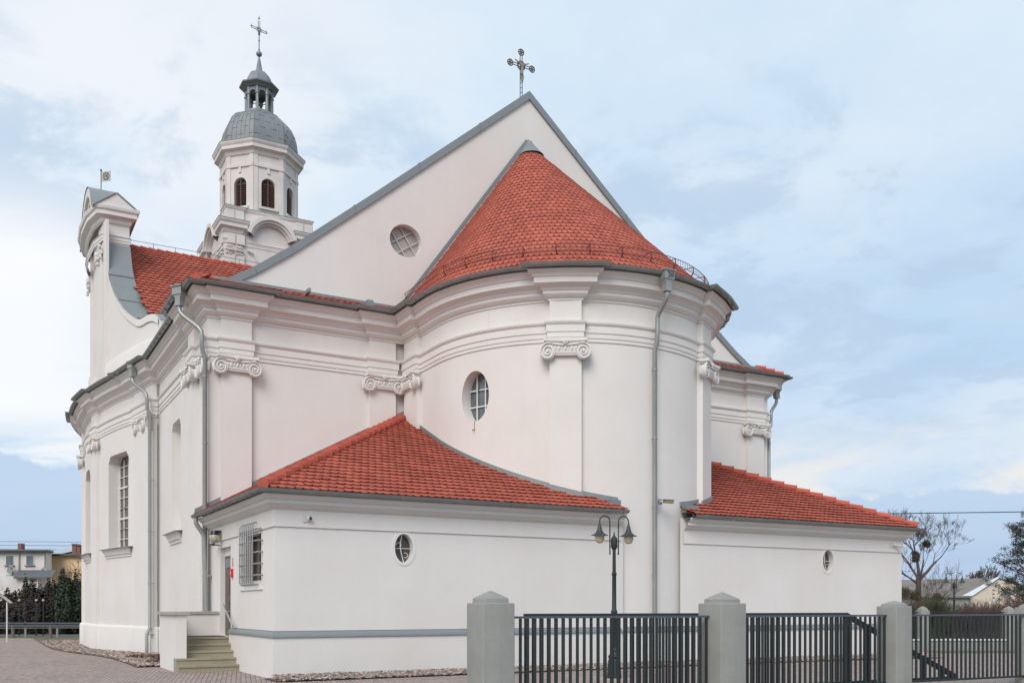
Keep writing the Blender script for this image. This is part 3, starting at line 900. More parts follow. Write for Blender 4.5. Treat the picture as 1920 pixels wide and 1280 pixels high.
br.build('segmental_pediment', PL, tgable)
lt = MB()
for k in range(22):
    v = GB + .2 + k * .24
    lt.tube([(U0 - .38 - .34 * math.cos((v - VC) / 2.2), v, 18.99), (U0 - .1, v, 19.08)], .07, 6)
lt.build('pediment_tiles', TILE, tgable)
# weather vane
vn = MB()
vp = (um - .45, 25.3)
vn.tube([(*vp, 19.6), (*vp, 22.35)], .022, 6); vn.ball((*vp, 22.36), .05, 8, 5); vn.ball((*vp, 20.6), .05, 8, 5); vn.ball((vp[0] + .08, vp[1], 20.62), .03, 6, 4)
vane = vn.build('weather_vane', RUST, church, loc=(0, 0, -1.0))
vf = MB(); fu, fv = math.cos(R(-29.4 - 14)), math.sin(R(-29.4 - 14))
FT = lambda x, y, z: (vp[0] + fu * x - fv * y, vp[1] + fv * x + fu * y, z)
vf.box(.04, .50, -.008, .008, 21.83, 22.28, T=FT)
vf.build('vane_flag', SILV, vane, smooth=False)
vr = MB()
# pierced disc with letters read as dark strokes and rim
ring = [(.27 + .155 * math.cos(a), -.012, 22.055 + .155 * math.sin(a)) for a in lin(0, 2 * PI, 24)]
vr.tube([FT(*p) for p in ring], .014, 4)
def stroke(x0, z0, x1, z1, r=.011): vr.tube([FT(x0, -.014, z0), FT(x1, -.014, z1)], r, 4)
stroke(.20, 22.0, .20, 22.12); stroke(.235, 22.13, .275, 22.0); stroke(.275, 22.0, .31, 22.13)
for a0 in (0,):
    pts = [(.355 + .03 * math.cos(a), 22.05 + .055 * math.sin(a)) for a in lin(R(50), R(310), 8)]
    for p, q in zip(pts, pts[1:]): stroke(*p, *q)
stroke(.19, 21.955, .26, 21.90, .02); stroke(.35, 21.955, .29, 21.90, .02); stroke(.215, 22.175, .25, 22.2, .016); stroke(.31, 22.19, .36, 22.15, .016)
vr.build('vane_emblem', BLK, vane)

# ------------------------------------------------------------------ annexes
def annex_cornice(path, z=0):
    m = MB(); sweep(m, path, [(0, 3.42), (.035, 3.42), (.035, 3.80), (.06, 3.82), (.09, 3.83), (.13, 3.88), (.20, 3.92), (.22, 3.93), (.22, 4.01), (.26, 4.02), (.30, 4.07), (.33, 4.10), (.33, 4.13), (-.05, 4.14)])
    return m.build('annex_cornice', PL, church)
def annex_gutter(path):
    m = MB(); G = [(.35 + .085 * (1 - math.cos(t * PI / 8)), 4.20 - .075 * math.sin(t * PI / 8)) for t in range(9)]
    sweep(m, path, [(.34, 4.14), (.345, 4.22)] + G + [(.53, 4.215), (.515, 4.20)] + [(a, b + .012) for a, b in G[::-1]])
    o = m.build('annex_gutter', ZINCD, church)
    b = MB(); g = offs(path, .435)
    for p, q in zip(g, g[1:]):
        n = int(math.dist(p, q) / .52); d = Vector((q[0] - p[0], q[1] - p[1])).normalized(); nn = Vector((-d.y, d.x))
        for k in range(n + 1):
            t = (k + .3) / (n + 1); x, y = p[0] + (q[0] - p[0]) * t, p[1] + (q[1] - p[1]) * t
            b.tube([(x + nn.x * .088 * math.cos(w), y + nn.y * .088 * math.cos(w), 4.20 - .083 * math.sin(w)) for w in [PI * j / 6 for j in range(7)]], .010, 4)
    build_each(b, 'gutter_bracket', ZINCD, o)
AR = 21.02
lp = [(9.5, 0), (0, 0), (0, V1)]; rp = [(AR, V1), (AR, 0), (11.7, 0)]
anw = MB()
PF = line_P((9.6, 0), (0, 0)); oL = ell(9.6 - 3.12, .235, 3.02, .345)
strips(anw, PF, [0, 3, 9.6], -.3, 4.14, holes=(oL,), depth=.22)
PR = line_P((AR, 0), (11.6, 0)); oR = ell(AR - 17.55, .235, 3.06, .345)
anr = MB(); strips(anr, PR, [0, 3, AR - 11.6], -.3, 4.14, holes=(oR,), depth=.22)
PLf = line_P((0, 0), (0, V1))
hw_ = (1.18, 2.62, lambda s: 2.24, lambda s: 3.36); hd = (4.28, 5.50, lambda s: .83, lambda s: 3.22)
strips(anw, PLf, [0, V1], -.3, 4.14, holes=(hw_, hd), depth=.32)
PRr = line_P((AR, V1), (AR, 0)); strips(anr, PRr, [0, V1], -.3, 4.14)
annex = anw.build('annex_wall', PL, church, smooth=False)
annex_r = anr.build('annex_wall', PL, church, smooth=False)
annex_cornice(lp); annex_cornice(rp); annex_gutter([(9.45, 0), (0, 0), (0, V1)]); annex_gutter([(AR, V1), (AR, 0), (11.75, 0)])
# zinc water table and plinth along the front, following the apse
bandp = [(AR, V1), (AR, 0), (11.7, 0)] + [apse_pt(d) for d in lin(13, -13, 10)] + [(9.5, 0), (0, 0), (0, 4.27)]
bp = MB(); sweep(bp, bandp, [(.05, -.3), (.05, .93)]); bp.build('annex_plinth', PL, church)
bz = MB(); sweep(bz, bandp, [(.05, .925), (.085, .922), (.085, .945), (.04, 1.03), (.012, 1.055), (.012, 1.07), (0, 1.072)]); bz.build('water_table_flashing', ZINC, church)
rv = MB()
for k in range(10):
    for L_, P in ((9.3, PF),): rv.ball(P(.6 + k * 1.0, .99, .062), .012, 6, 4)
build_each(rv, 'rivet', SILV, church)
for h, P, c in ((oL, PF, 9.6 - 3.12), (oR, PR, AR - 17.55)):
    zc_ = 3.02 if P is PF else 3.06
    rm = MB()
    pr_ = [(0, 0), (.018, .0)]
    rows = []
    for k in range(33):
        a = 2 * PI * k / 32; ca, sa = math.cos(a), math.sin(a)
        rows.append([P(c + (.235 + q) * ca, zc_ + (.345 + q) * sa, o) for q, o in ((0, -.02), (0, .014), (.075, .014), (.08, 0))])
    rm.grid(rows); wf = rm.build('window_surround', PL, annex if P is PF else annex_r)
    g = MB(); pane(g, P, h, -.18); g.build('window_pane', DARKG, wf)
    b = MB()
    def t3(x, z): return P(c + x, zc_ + z, -.1)
    b.tube([t3(-.235, 0), t3(.235, 0)], .009, 5)
    b.tube([t3(.05 * math.sin(q * 1.3) , .34 - q * .68 / 3) for q in lin(0, 3, 12)], .012, 5)
    b.tube([t3(.09 + .06 * math.cos(q), .08 + .06 * math.sin(q)) for q in lin(0, 4.2, 9)], .008, 5)
    b.tube([t3(-.08 + .06 * math.cos(q), -.16 + .06 * math.sin(q)) for q in lin(1, 5.2, 9)], .008, 5)
    b.build('window_scroll_grille', WHITEF, wf)
# left side: window, grille, sill, door
g = MB(); rect_pane(g, PLf, 1.18, 2.62, 2.24, 3.36, -.2, 1); g.build('window_pane', DARKG, annex)
f = MB()
for s0, s1 in ((1.18, 1.26), (2.54, 2.62), (1.87, 1.93)): f.box(s0, s1, -.19, -.14, 2.24, 3.36, T=lambda x, y, z: PLf(x, z, y))
f.build('window_frame', DOORM, annex)
gr = MB()
for k in range(7):
    s = 1.45 + k * .21
    gr.tube([PLf(s, 3.62, 0), PLf(s, 3.62, .10), PLf(s, 3.55, .135), PLf(s, 2.20, .135), PLf(s, 2.14, .10), PLf(s, 2.14, 0)], .017, 6)
for k in range(5):
    z = 2.36 + k * .27
    gr.tube([PLf(1.02, z, 0), PLf(1.02, z, .08), PLf(1.12, z, .115), PLf(2.86, z, .115), PLf(2.95, z, .08), PLf(2.95, z, 0)], .020, 6)
gr.build('window_grille', mat('grille_grey', (.27, .28, .285), .45, .3), annex)
sb = MB(); sb.box(1.0, 3.15, 0, .035, 2.02, 2.05, T=lambda x, y, z: PLf(x, z, y)); sb.build('window_sill', PL, annex)
d = MB(); d.box(4.28, 5.50, -.20, -.13, .83, 3.0, T=lambda x, y, z: PLf(x, z, y))
for (a, b, z0, z1) in ((4.4, 4.8, 1.0, 1.8), (4.98, 5.38, 1.0, 1.8), (4.4, 4.8, 1.95, 2.6), (4.98, 5.38, 1.95, 2.6)): d.box(a, b, -.13, -.118, z0, z1, T=lambda x, y, z: PLf(x, z, y))
door = d.build('door', DOORM, annex, smooth=False)
d = MB(); d.tube([PLf(4.4, 1.85, -.13), PLf(4.4, 1.85, -.06), PLf(4.52, 1.85, -.06)], .014, 6); d.build('handle', STEEL, door)
d = MB(); d.box(4.45, 5.35, -.128, -.112, 2.68, 2.92, T=lambda x, y, z: PLf(x, z, y)); d.build('glass_light', GLASS, door)
d = MB(); d.box(4.28, 5.50, -.20, -.12, 3.0, 3.22, T=lambda x, y, z: PLf(x, z, y)); d.build('door_transom', PL, annex)
hr = MB(); hr.tube([PLf(4.62, 1.68, .12), PLf(3.54, 1.12, .12)], .022, 8); hr.tube([PLf(4.3, 1.50, 0), PLf(4.3, 1.50, .12)], .012, 6); hr.tube([PLf(3.56, 1.08, 0), PLf(3.56, 1.08, .12), PLf(3.56, 1.13, .12)], .012, 6)
hr.build('handrail', STEEL, church)
# groove lines on the left side
# steps, landing, parapet
sp_ = MB()
for k in range(5):
    v0 = 3.12 + k * .31; ul = -1.52 if k < 2 else -1.27
    vv1 = 5.6 if k == 4 else v0 + .36
    sp_.box(ul if k >= 2 else ul, .0, v0, max(vv1, v0 + .34), -.3, .166 * (k + 1))
    sp_.box(ul, .0, v0 - .025, v0 + .05, .166 * (k + 1) - .05, .166 * (k + 1) + .002)
steps = sp_.build('entrance_steps', CONC, church, smooth=False)
mt_ = MB(); mt_.box(-.95, -.12, 4.45, 5.1, .832, .85); tag(mt_.build('door_mat', BLK, None, smooth=False, loc=(A0[0], A0[1], 0), rz=TH), 'black doormat on the landing of the side entrance', 'doormat')
pw = MB()
pw.box(-1.52, -1.27, 3.45, 5.62, -.3, 1.42); pw.box(-1.27, -.003, 5.62, 5.85, -.3, 1.42); pw.box(-1.52, -1.27, 5.62, 5.85, -.3, 1.42)
par = pw.build('stair_parapet', PL, church, smooth=False)
pc = MB(); pc.box(-1.60, -1.20, 3.38, 5.58, 1.42, 1.49); pc.box(-1.60, -.003, 5.58, 5.92, 1.42, 1.49); pc.build('parapet_coping', CAPC, par, smooth=False)
bxm = MB(); bxm.box(-1.2, -1.0, 5.5, 5.57, 1.33, 1.41); bxm.build('junction_box', WPL, par, smooth=False)
# annex roofs
mF = (7.6 - 4.2) / 7.3; mL = (7.6 - 4.2) / 6.4
rb = MB()
E0 = (-.42, -.42, 4.2); TPt = (6.0, 6.85, 7.6)
rb.face([(-.42, -.42, 4.2), (9.45, -.42, 4.2), (9.45, .3, 4.2 + .72 * mF), (8.2, 3.5, 4.2 + 3.92 * mF), (6.05, 6.85, 7.58), TPt])
rb.face([(-.42, -.42, 4.2), TPt, (-.42, 6.85, 4.2)])
rb.build('annex_roof', TILEB, church, smooth=False); rb = MB()
ER = (AR + .42, -.42, 4.2); TPr = (15.2, 6.85, 7.6)
rb.face([ER, (11.75, -.42, 4.2), (11.75, .3, 4.2 + .72 * mF), (13.0, 3.5, 4.2 + 3.92 * mF), (15.15, 6.85, 7.58), TPr])
rb.face([ER, TPr, (AR + .42, 6.85, 4.2)])
rb.build('annex_roof', TILEB, church, smooth=False)
uy = Vector((0, 1, mF)).normalized(); nz = Vector((0, -mF, 1)).normalized(); k_ = math.hypot(1, mF)
tl = MB()
tiles(tl, (0, -.47, 4.21), (1, 0, 0), uy, nz, .19, .275, [(-.42, 0), (9.45, 0), (9.45, .9 * k_), (8.6, 3.9 * k_), (6.4, 7.3 * k_), (6.0, 7.3 * k_)], lift=.042, seed=21)
tl2 = MB()
tiles(tl2, (0, -.47, 4.21), (1, 0, 0), uy, nz, .19, .275, [(11.75, 0), (AR + .42, 0), (15.2, 7.3 * k_), (14.8, 7.3 * k_), (12.6, 3.9 * k_), (11.75, .9 * k_)], lift=.05, seed=22)
uyl = Vector((1, 0, mL)).normalized(); nzl = Vector((-mL, 0, 1)).normalized(); kl = math.hypot(1, mL)
tiles(tl, (-.47, 0, 4.21), (0, 1, 0), uyl, nzl, .19, .275, [(-.42, 0), (6.85, 0), (6.85, 6.4 * kl)], lift=.05, seed=23)
tl.build('annex_roof_tiles', TILE, church, smooth=False, weld=False)
tl2.build('annex_roof_tiles', TILE, church, smooth=False, weld=False)
def hips(a, b, n, rad=.125):
    m = MB(); a, b = Vector(a), Vector(b); d = (b - a) / n
    for k in range(n):
        p = a + d * k; q = a + d * (k + 1.12)
        m.tube([p + Vector((0, 0, .055)), p.lerp(q, .12) + Vector((0, 0, .045)), q], [rad * 1.12, rad, rad * .82], 10)
    m.build('hip_tiles', HIP, church)
hips((-.36, -.34, 4.26), (6.0, 6.78, 7.62), 22); hips((AR + .36, -.34, 4.26), (15.2, 6.78, 7.62), 22)
hips((-.45, V1 - .42, 10.82), (.35, V1 + .5, 11.18), 3, .12); hips((UR + .42, V1 - .42, 10.82), (UR - .5, V1 + .1, 11.15), 3, .12)
af = MB()
def fstrip(a, b, n, w=.14, t=.03):
    a, b, n = Vector(a), Vector(b), Vector(n)
    up = Vector((0, 0, w)); c = [a, b, b + up, a + up]; d = [p + n * t for p in c]
    for q in ((0, 1, 2, 3),): af.face([d[k] for k in q]); 
    af.face([c[3], c[2], d[2], d[3]]); af.face([c[0], c[1], d[1], d[0]]); af.face([c[0], c[3], d[3], d[0]]); af.face([c[1], c[2], d[2], d[1]])
fstrip((-.42, V1, 4.24), (6.0, V1, 7.68), (0, -1, 0), .17, .05)
# flashing along the apse
def zr(v): return 4.2 + (v + .42) * mF
pts = [apse_pt(d, RA) for d in lin(-14, -90, 26)] + [(6.1, V1)]
for (x0, y0), (x1, y1) in zip(pts, pts[1:]):
    d = Vector((x1 - x0, y1 - y0)).normalized(); n = Vector((-d.y, d.x, 0))
    fstrip((x0, y0, zr(y0) + .03), (x1, y1, zr(y1) + .03), n, .13, .05)
    fstrip((2 * AX - x0, y0, zr(y0) + .03), (2 * AX - x1, y1, zr(y1) + .03), (-n.x, n.y, 0), .13, .05)
for dd in (-32.5, 32.5):
    for off_, w_ in ((P_, .47),):
        a = apse_pt(dd - w_ / RA * 57.3, RA + off_); b = apse_pt(dd + w_ / RA * 57.3, RA + off_)
        d = Vector((b[0] - a[0], b[1] - a[1])).normalized(); n = Vector((d.y, -d.x, 0))
        fstrip((*a, zr(a[1]) + .02), (*b, zr(b[1]) + .02), n, .15, .05)
af.box(9.10, 9.46, -.1, .12, 4.3, 4.52); af.box(11.74, 12.2, -.1, .12, 4.3, 4.52)
af.build('roof_flashing', ZINC, church, smooth=False)

# ------------------------------------------------------------------ downpipes
def funnel(m, T, z, w=.30):
    # hopper head, T(x,y,z): y outward
    m.box(-w * .55, w * .55, -.07, .20, z - .24, z, T=T)
    m.box(-w * .68, w * .68, -.09, .24, z - .015, z + .02, T=T)
    a = [(-w * .5, -.05), (w * .5, -.05), (w * .5, .18), (-w * .5, .18)]; b = [(-.10, .0), (.10, .0), (.10, .17), (-.10, .17)]
    m.grid([[T(x, y, z - .24) for x, y in a], [T(x, y, z - .34) for x, y in [(p[0] * .6, p[1] * .9) for p in a]], [T(x, y, z - .56) for x, y in b]], close_v=True)
def pipe(px, py, n, ztop, zbot, drop=.55, out_=.62, wall=.14, hop=True, name='downpipe', r=.065, kick=None, top=None):
    n = Vector(n).normalized(); t = Vector((n.y, -n.x))
    T = lambda x, y, z: (px + t.x * x + n.x * (y + out_ - .08), py + t.y * x + n.y * (y + out_ - .08), z)
    m = MB()
    if hop: funnel(m, T, ztop + .06)
    if top:
        m = MB(); T2 = lambda x, y, z: (top[0] + t.x * x + n.x * (y - .08), top[1] + t.y * x + n.y * (y - .08), z); funnel(m, T2, ztop + .06)
    def q(o, z):
        if top:
            f = min(1, max(0, (o - wall - .12) / (out_ - wall - .12))); bx, by = px + n.x * o, py + n.y * o
            return (bx + (top[0] - (px + n.x * out_)) * f, by + (top[1] - (py + n.y * out_)) * f, z)
        return (px + n.x * o, py + n.y * o, z)
    z1 = ztop - .46 if hop else ztop - .12
    pts = [q(out_, z1), q(out_, z1 - .12)]
    for k in range(1, 9):
        s = k / 8; s2 = s * s * (3 - 2 * s); pts.append(q(out_ + (wall + .12 - out_) * s2, z1 - .12 - drop * s))
    pts += [q(wall + .12, 9.30 if ztop > 6 else z1 - drop - .3)]
    if ztop > 6: pts += [q(wall + .10, 8.95), q(wall, 8.75)]
    pts += [q(wall, zbot)]
    if kick: pts = pts[:-1] + [q(wall, kick + .15), q(wall + .12, kick - .1), q(wall + .12, -.35)]
    m.tube(pts, r, 12)
    z = zbot + .9
    while z < (8.6 if ztop > 6 else z1 - drop):
        m.tube([q(wall, z - .02), q(wall, z + .02)], r + .014, 12)
        m.tube([q(0, z), q(wall, z)], .012, 5); z += 1.9
    return m.build(name, PIPE, church)
pipe(*apse_pt(0), (0, -1), 10.72, -.3, out_=.66, wall=.12)
em = MB()
ex, ey = AX, -.755
for (x0, z0, x1, z1) in ((-.07, .18, -.01, .18), (-.01, .18, -.01, .06), (-.01, .06, -.07, .06), (.03, .06, .03, .19), (.06, .06, .06, .17), (.09, .19, .12, .17), (.12, .17, .09, .13), (.09, .13, .12, .09), (.12, .09, .09, .06)):
    em.tube([(ex + x0, ey - .04, 10.53 + z0), (ex + x1, ey - .04, 10.53 + z1)], .009, 4)
em.build('hopper_emblem', BLK, church)
pipe(-.05, V1 - .02, (-.8, -.6), 10.72, -.3, out_=.80, wall=.13, top=(-.78, 7.2), drop=.75)
pipe(-.10, 16.1, (-1, -.35), 10.72, -.3, out_=.72, wall=.18, kick=.7, top=(-.78, 16.75), drop=.75)
pipe(UR, V1 + .12, (1, 0), 10.55, -.3, out_=.62, wall=.20)
pipe(-.0, V1 - .30, (-1, 0), 4.28, -.3, drop=.45, out_=.44, wall=.10, hop=False)
lw = MB()
for (x, y) in ((-.10, V1 - .17),): lw.tube([(x - .02, y, .4), (x - .02, y, 8.7)], .009, 4)
lw.tube([(.0, 15.9, -.2), (.0, 15.9, 9.2)], .009, 4)
build_each(lw, 'lightning_conductor', RUST, church)

# ------------------------------------------------------------------ crosses
def corpus(parent, c, h):
    me = bpy.data.meshes.new('figure'); k = h
    J = [(0, 0, 0), (0, 0, .16), (0, 0, .33), (0, -.01, .42), (-.16, 0, .40), (-.36, 0, .50), (.16, 0, .40), (.36, 0, .50), (-.05, -.02, -.18), (-.02, -.01, -.42), (.05, -.02, -.18), (.02, -.01, -.42)]
    Ed = [(0, 1), (1, 2), (2, 3), (2, 4), (4, 5), (2, 6), (6, 7), (0, 8), (8, 9), (0, 10), (10, 11)]
    me.from_pydata([(c[0] + a * k, c[1] + b * k, c[2] + z * k) for a, b, z in J], Ed, [])
    o = bpy.data.objects.new('crucified_figure', me); COL.objects.link(o); o.parent = parent
    m = o.modifiers.new('s', 'SKIN'); rr = [.065, .06, .075, .06, .035, .02, .035, .02, .045, .025, .045, .025]
    for i, v in enumerate(me.skin_vertices[0].data): v.radius = (rr[i] * k, rr[i] * k); v.use_root = (i == 0)
    s = o.modifiers.new('u', 'SUBSURF'); s.levels = s.render_levels = 1
    me.materials.append(FIG); return o
gx = MB(); cz = 20.22; cu, cv = 10.47, V1 + .2
def X3(x, z, y=0): return (cu + x, cv + y, cz + z)
for o in (-.04, .04):
    gx.tube([X3(o, -1.4), X3(o, .36)], .015, 5); gx.tube([X3(-.33, o), X3(.33, o)], .015, 5)
for z in lin(-1.3, -.3, 6): gx.tube([X3(-.05, z), X3(.05, z + .08)], .01, 4)
for cx_, cz2 in ((0, .46), (-.43, 0), (.43, 0)):
    gx.tube([X3(cx_ + .105 * math.cos(a), cz2 + .105 * math.sin(a)) for a in lin(0, 2 * PI, 16)], .020, 5)
    for k in range(3):
        a = k * PI / 3; gx.tube([X3(cx_ + .075 * math.cos(a), cz2 + .075 * math.sin(a)), X3(cx_ - .075 * math.cos(a), cz2 - .075 * math.sin(a))], .022, 5)
for k in range(28):
    a = 2 * PI * k / 28; r0 = .10; r1 = .21 if k % 2 else .17; gx.tube([X3(r0 * math.cos(a), r0 * math.sin(a)), X3(r1 * math.cos(a), r1 * math.sin(a))], [.012, .005], 4)
gx.tube([X3(.15 * math.cos(a), .15 * math.sin(a)) for a in lin(0, 2 * PI, 16)], .015, 5)
gcross = gx.build('gable_cross', RUST, church)
corpus(gcross, X3(0, -.27, -.06), .78)

# ------------------------------------------------------------------ tower
tower_root = MB()
TU, TV = AX, 42.6; HS = 2.95
def sq(h): return [(TU + h, TV + h), (TU + h, TV - h), (TU - h, TV - h), (TU - h, TV + h), (TU + h, TV + h)]
def closed(h, brk=0, bw=0):
    # square path with corner ressauts, going so that outward is left of travel
    pts = []
    cs = [(1, 1), (1, -1), (-1, -1), (-1, 1)]
    for i in range(4):
        a = Vector(cs[i]); b = Vector(cs[(i + 1) % 4]); d = (b - a).normalized(); n = Vector((-d.y, d.x))
        n = -n if n.dot(a + b) < 0 else n
        A_ = Vector((TU, TV)) + a * h; B_ = Vector((TU, TV)) + b * h
        if brk:
            pts += [A_ + n * brk + a * 0 - n * 0, A_ + d * bw + n * brk, A_ + d * bw, B_ - d * bw, B_ - d * bw + n * brk, B_ + n * brk]
        else: pts += [A_]
    return [(p.x, p.y) for p in pts] + [(pts[0].x, pts[0].y)]
def tsq(h, cut, brk, bw):
    """square with stepped corners: wide corner piers of width bw standing brk proud"""
    pts = []
    for i, (sx, sy) in enumerate([(1, 1), (1, -1), (-1, -1), (-1, 1)]):
        nx, ny = [(1, 1), (1, -1), (-1, -1), (-1, 1)][i]
        H = h + brk
        if i == 0: seq = [(h - bw, H, 1), (H, H, 1), (H, h - bw, 1), (h, h - bw, 1)]
        pts.append(None)
    return None
def ttower(h, brk, bw):
    H = h + brk; q = h - bw
    one = [(H, q), (h, q), (h, -q), (H, -q), (H, -H), (q, -H), (q, -h), (-q, -h), (-q, -H), (-H, -H), (-H, -q), (-h, -q), (-h, q), (-H, q), (-H, H), (-q, H), (-q, h), (q, h), (q, H), (H, H), (H, q)]
    return [(TU + a, TV + b) for a, b in one]
def orient_ok(p):
    o = offs(p, .1); return abs(o[1][0] - TU) + abs(o[1][1] - TV) > abs(p[1][0] - TU) + abs(p[1][1] - TV)
tpth = ttower(HS - .1, .1, 1.0)
ts = sum((x1 - x0) * (y1 + y0) for (x0, y0), (x1, y1) in zip(tpth, tpth[1:]))
def tsweep(mb, path, prof):
    # outward = away from the centre (flip when needed), closed mitre
    p = path[:-1]; n = len(p); area = sum(p[i][0] * p[(i + 1) % n][1] - p[(i + 1) % n][0] * p[i][1] for i in range(n))
    if area > 0: p = p[::-1]
    ext = [p[-1]] + p + [p[0], p[1]]
    cols = []
    for o, z in prof:
        q = offs(ext, o); cols.append([(x, y, z) for x, y in q[1:n + 2]])
    mb.grid([[c[i] for c in cols] for i in range(n + 1)])
tb = MB(); tsweep(tb, tpth, [(0, 0), (0, 25.5)])
tower = tb.build('tower', PLT, church, smooth=False)
t2 = MB()
tsweep(t2, tpth, [(0, 24.55), (.04, 24.57), (.04, 24.75), (.10, 24.85), (0, 24.9)])
def corner_path(h, brk, bw, half, sx, sy):
    H = h + brk; q = h - bw
    c = [(half, h), (q, h), (q, H), (H, H), (H, q), (h, q), (h, half)]
    p = [(TU + a * sx, TV + b * sy) for a, b in c]
    o = offs(p, .1)
    return p if math.dist(o[3], (TU, TV)) > math.dist(p[3], (TU, TV)) else p[::-1]
for sx in (-1, 1):
    for sy in (-1, 1): sweep(t2, corner_path(HS - .1, .1, 1.0, 1.42, sx, sy), [(0, 25.25), (.06, 25.28), (.10, 25.40), (.12, 25.5), (.24, 25.55), (.30, 25.58), (.30, 25.78), (.36, 25.85), (.42, 25.95), (.42, 26.0), (-.1, 26.1)])
t2.build('tower_cornice', PLT, tower)
t3_ = MB(); p3 = ttower(HS - .28, .1, 1.0)
tsweep(t3_, p3, [(0, 26.0), (0, 26.85), (.05, 26.87), (.10, 26.97), (.10, 27.02), (-.3, 27.08)])
t3_.prism(sq(HS - .25)[:4], 26.9, 27.06)
t3_.build('tower_attic', PLT, tower, smooth=False)
t3z = MB(); tsweep(t3z, p3, [(.12, 27.02), (.12, 27.05), (-.3, 27.12)]); [sweep(t3z, corner_path(HS - .1, .1, 1.0, 1.42, sx, sy), [(.44, 26.0), (.44, 26.03), (-.15, 26.12)]) for sx in (-1, 1) for sy in (-1, 1)]
t3z.build('attic_flashing', ZINC, tower, smooth=False)
# segmental arches on the faces
am = MB(); ap = MB()
for i in range(4):
    a = i * PI / 2
    def TF(x, y, z, a=a):   # y outward from the centre
        c, s = math.cos(a), math.sin(a); return (TU + x * c - y * s, TV + x * s + y * c, z)
    cz_ = 24.98
    for r0, r1, y0, y1 in ((1.40, 1.64, 2.5, HS + .42), (1.26, 1.40, 2.5, HS + .30), (1.14, 1.26, 2.5, HS + .12)):
        A_ = [(r * math.cos(t), cz_ + r * math.sin(t)) for t in lin(R(14), R(166), 18) for r in (r0,)]; B_ = [(r1 * math.cos(t), cz_ + r1 * math.sin(t)) for t in lin(R(14), R(166), 18)]
        for k in range(18):
            am.face([TF(A_[k][0], y1, A_[k][1]), TF(A_[k + 1][0], y1, A_[k + 1][1]), TF(B_[k + 1][0], y1, B_[k + 1][1]), TF(B_[k][0], y1, B_[k][1])])
            am.face([TF(B_[k][0], y1, B_[k][1]), TF(B_[k + 1][0], y1, B_[k + 1][1]), TF(B_[k + 1][0], y0, B_[k + 1][1]), TF(B_[k][0], y0, B_[k][1])])
            am.face([TF(A_[k][0], y1, A_[k][1]), TF(A_[k + 1][0], y1, A_[k + 1][1]), TF(A_[k + 1][0], y0, A_[k + 1][1]), TF(A_[k][0], y0, A_[k][1])])
    ap.prism([(1.15 * math.cos(t), cz_ + 1.15 * math.sin(t)) for t in lin(0, PI, 16)] + [(-1.15, 23), (1.15, 23)], 2.4, HS - .09, T=lambda x, y, z: TF(x, z, y))
    # curved string mould under the arch
    am.tube([TF(-1.5, HS, 24.3), TF(-1.1, HS + .04, 24.2), TF(-.9, HS + .05, 23.7), TF(-.5, HS + .05, 23.3), TF(0, HS + .05, 23.15), TF(.5, HS + .05, 23.3), TF(.9, HS + .05, 23.7), TF(1.1, HS + .04, 24.2), TF(1.5, HS, 24.3)], .06, 6)
am.build('arched_pediments', PLT, tower); build_each(ap, 'pediment_panel', PLT, tower)
rg = random.Random(4)
for sx in (-1, 1):
    for sy in (-1, 1):
        for side in (0, 1):
            for off_ in (.30, .92):
                tc_ = MB()
                for w_ in range(9):
                    for row in range(3):
                        a = (HS - off_ - .2 + .05 * w_); z = 23.95 + .2 * row; o = HS + .06 + .05 * row + rg.uniform(0, .03)
                        p = (a * sx, o * sy) if side == 0 else (o * sx, a * sy)
                        if (w_ + row) % 2: tc_.ball((TU + p[0], TV + p[1], z + rg.uniform(-.03, .03)), .075, 6, 4)
                tc_.build('corinthian_capital', PLT, tower)
tpi = MB()
for i in range(4):
    a = i * PI / 2
    def TF(x, y, z, a=a):
        c, s = math.cos(a), math.sin(a); return (TU + x * c - y * s, TV + x * s + y * c, z)
    for s in (-1, 1):
        for c in (HS - .42, HS - 1.02):
            tpi.box(s * c - .22, s * c + .22, HS - .05, HS + .07, 10, 23.9, T=TF)
            tpi.box(s * c - .24, s * c + .24, HS - .05, HS + .10, 24.58, 25.2, T=TF)
            tpi.box(s * c - .24, s * c + .24, HS - .3, HS - .12, 26.1, 26.8, T=TF)
build_each(tpi, 'tower_pilaster', PLT, tower, smooth=False)
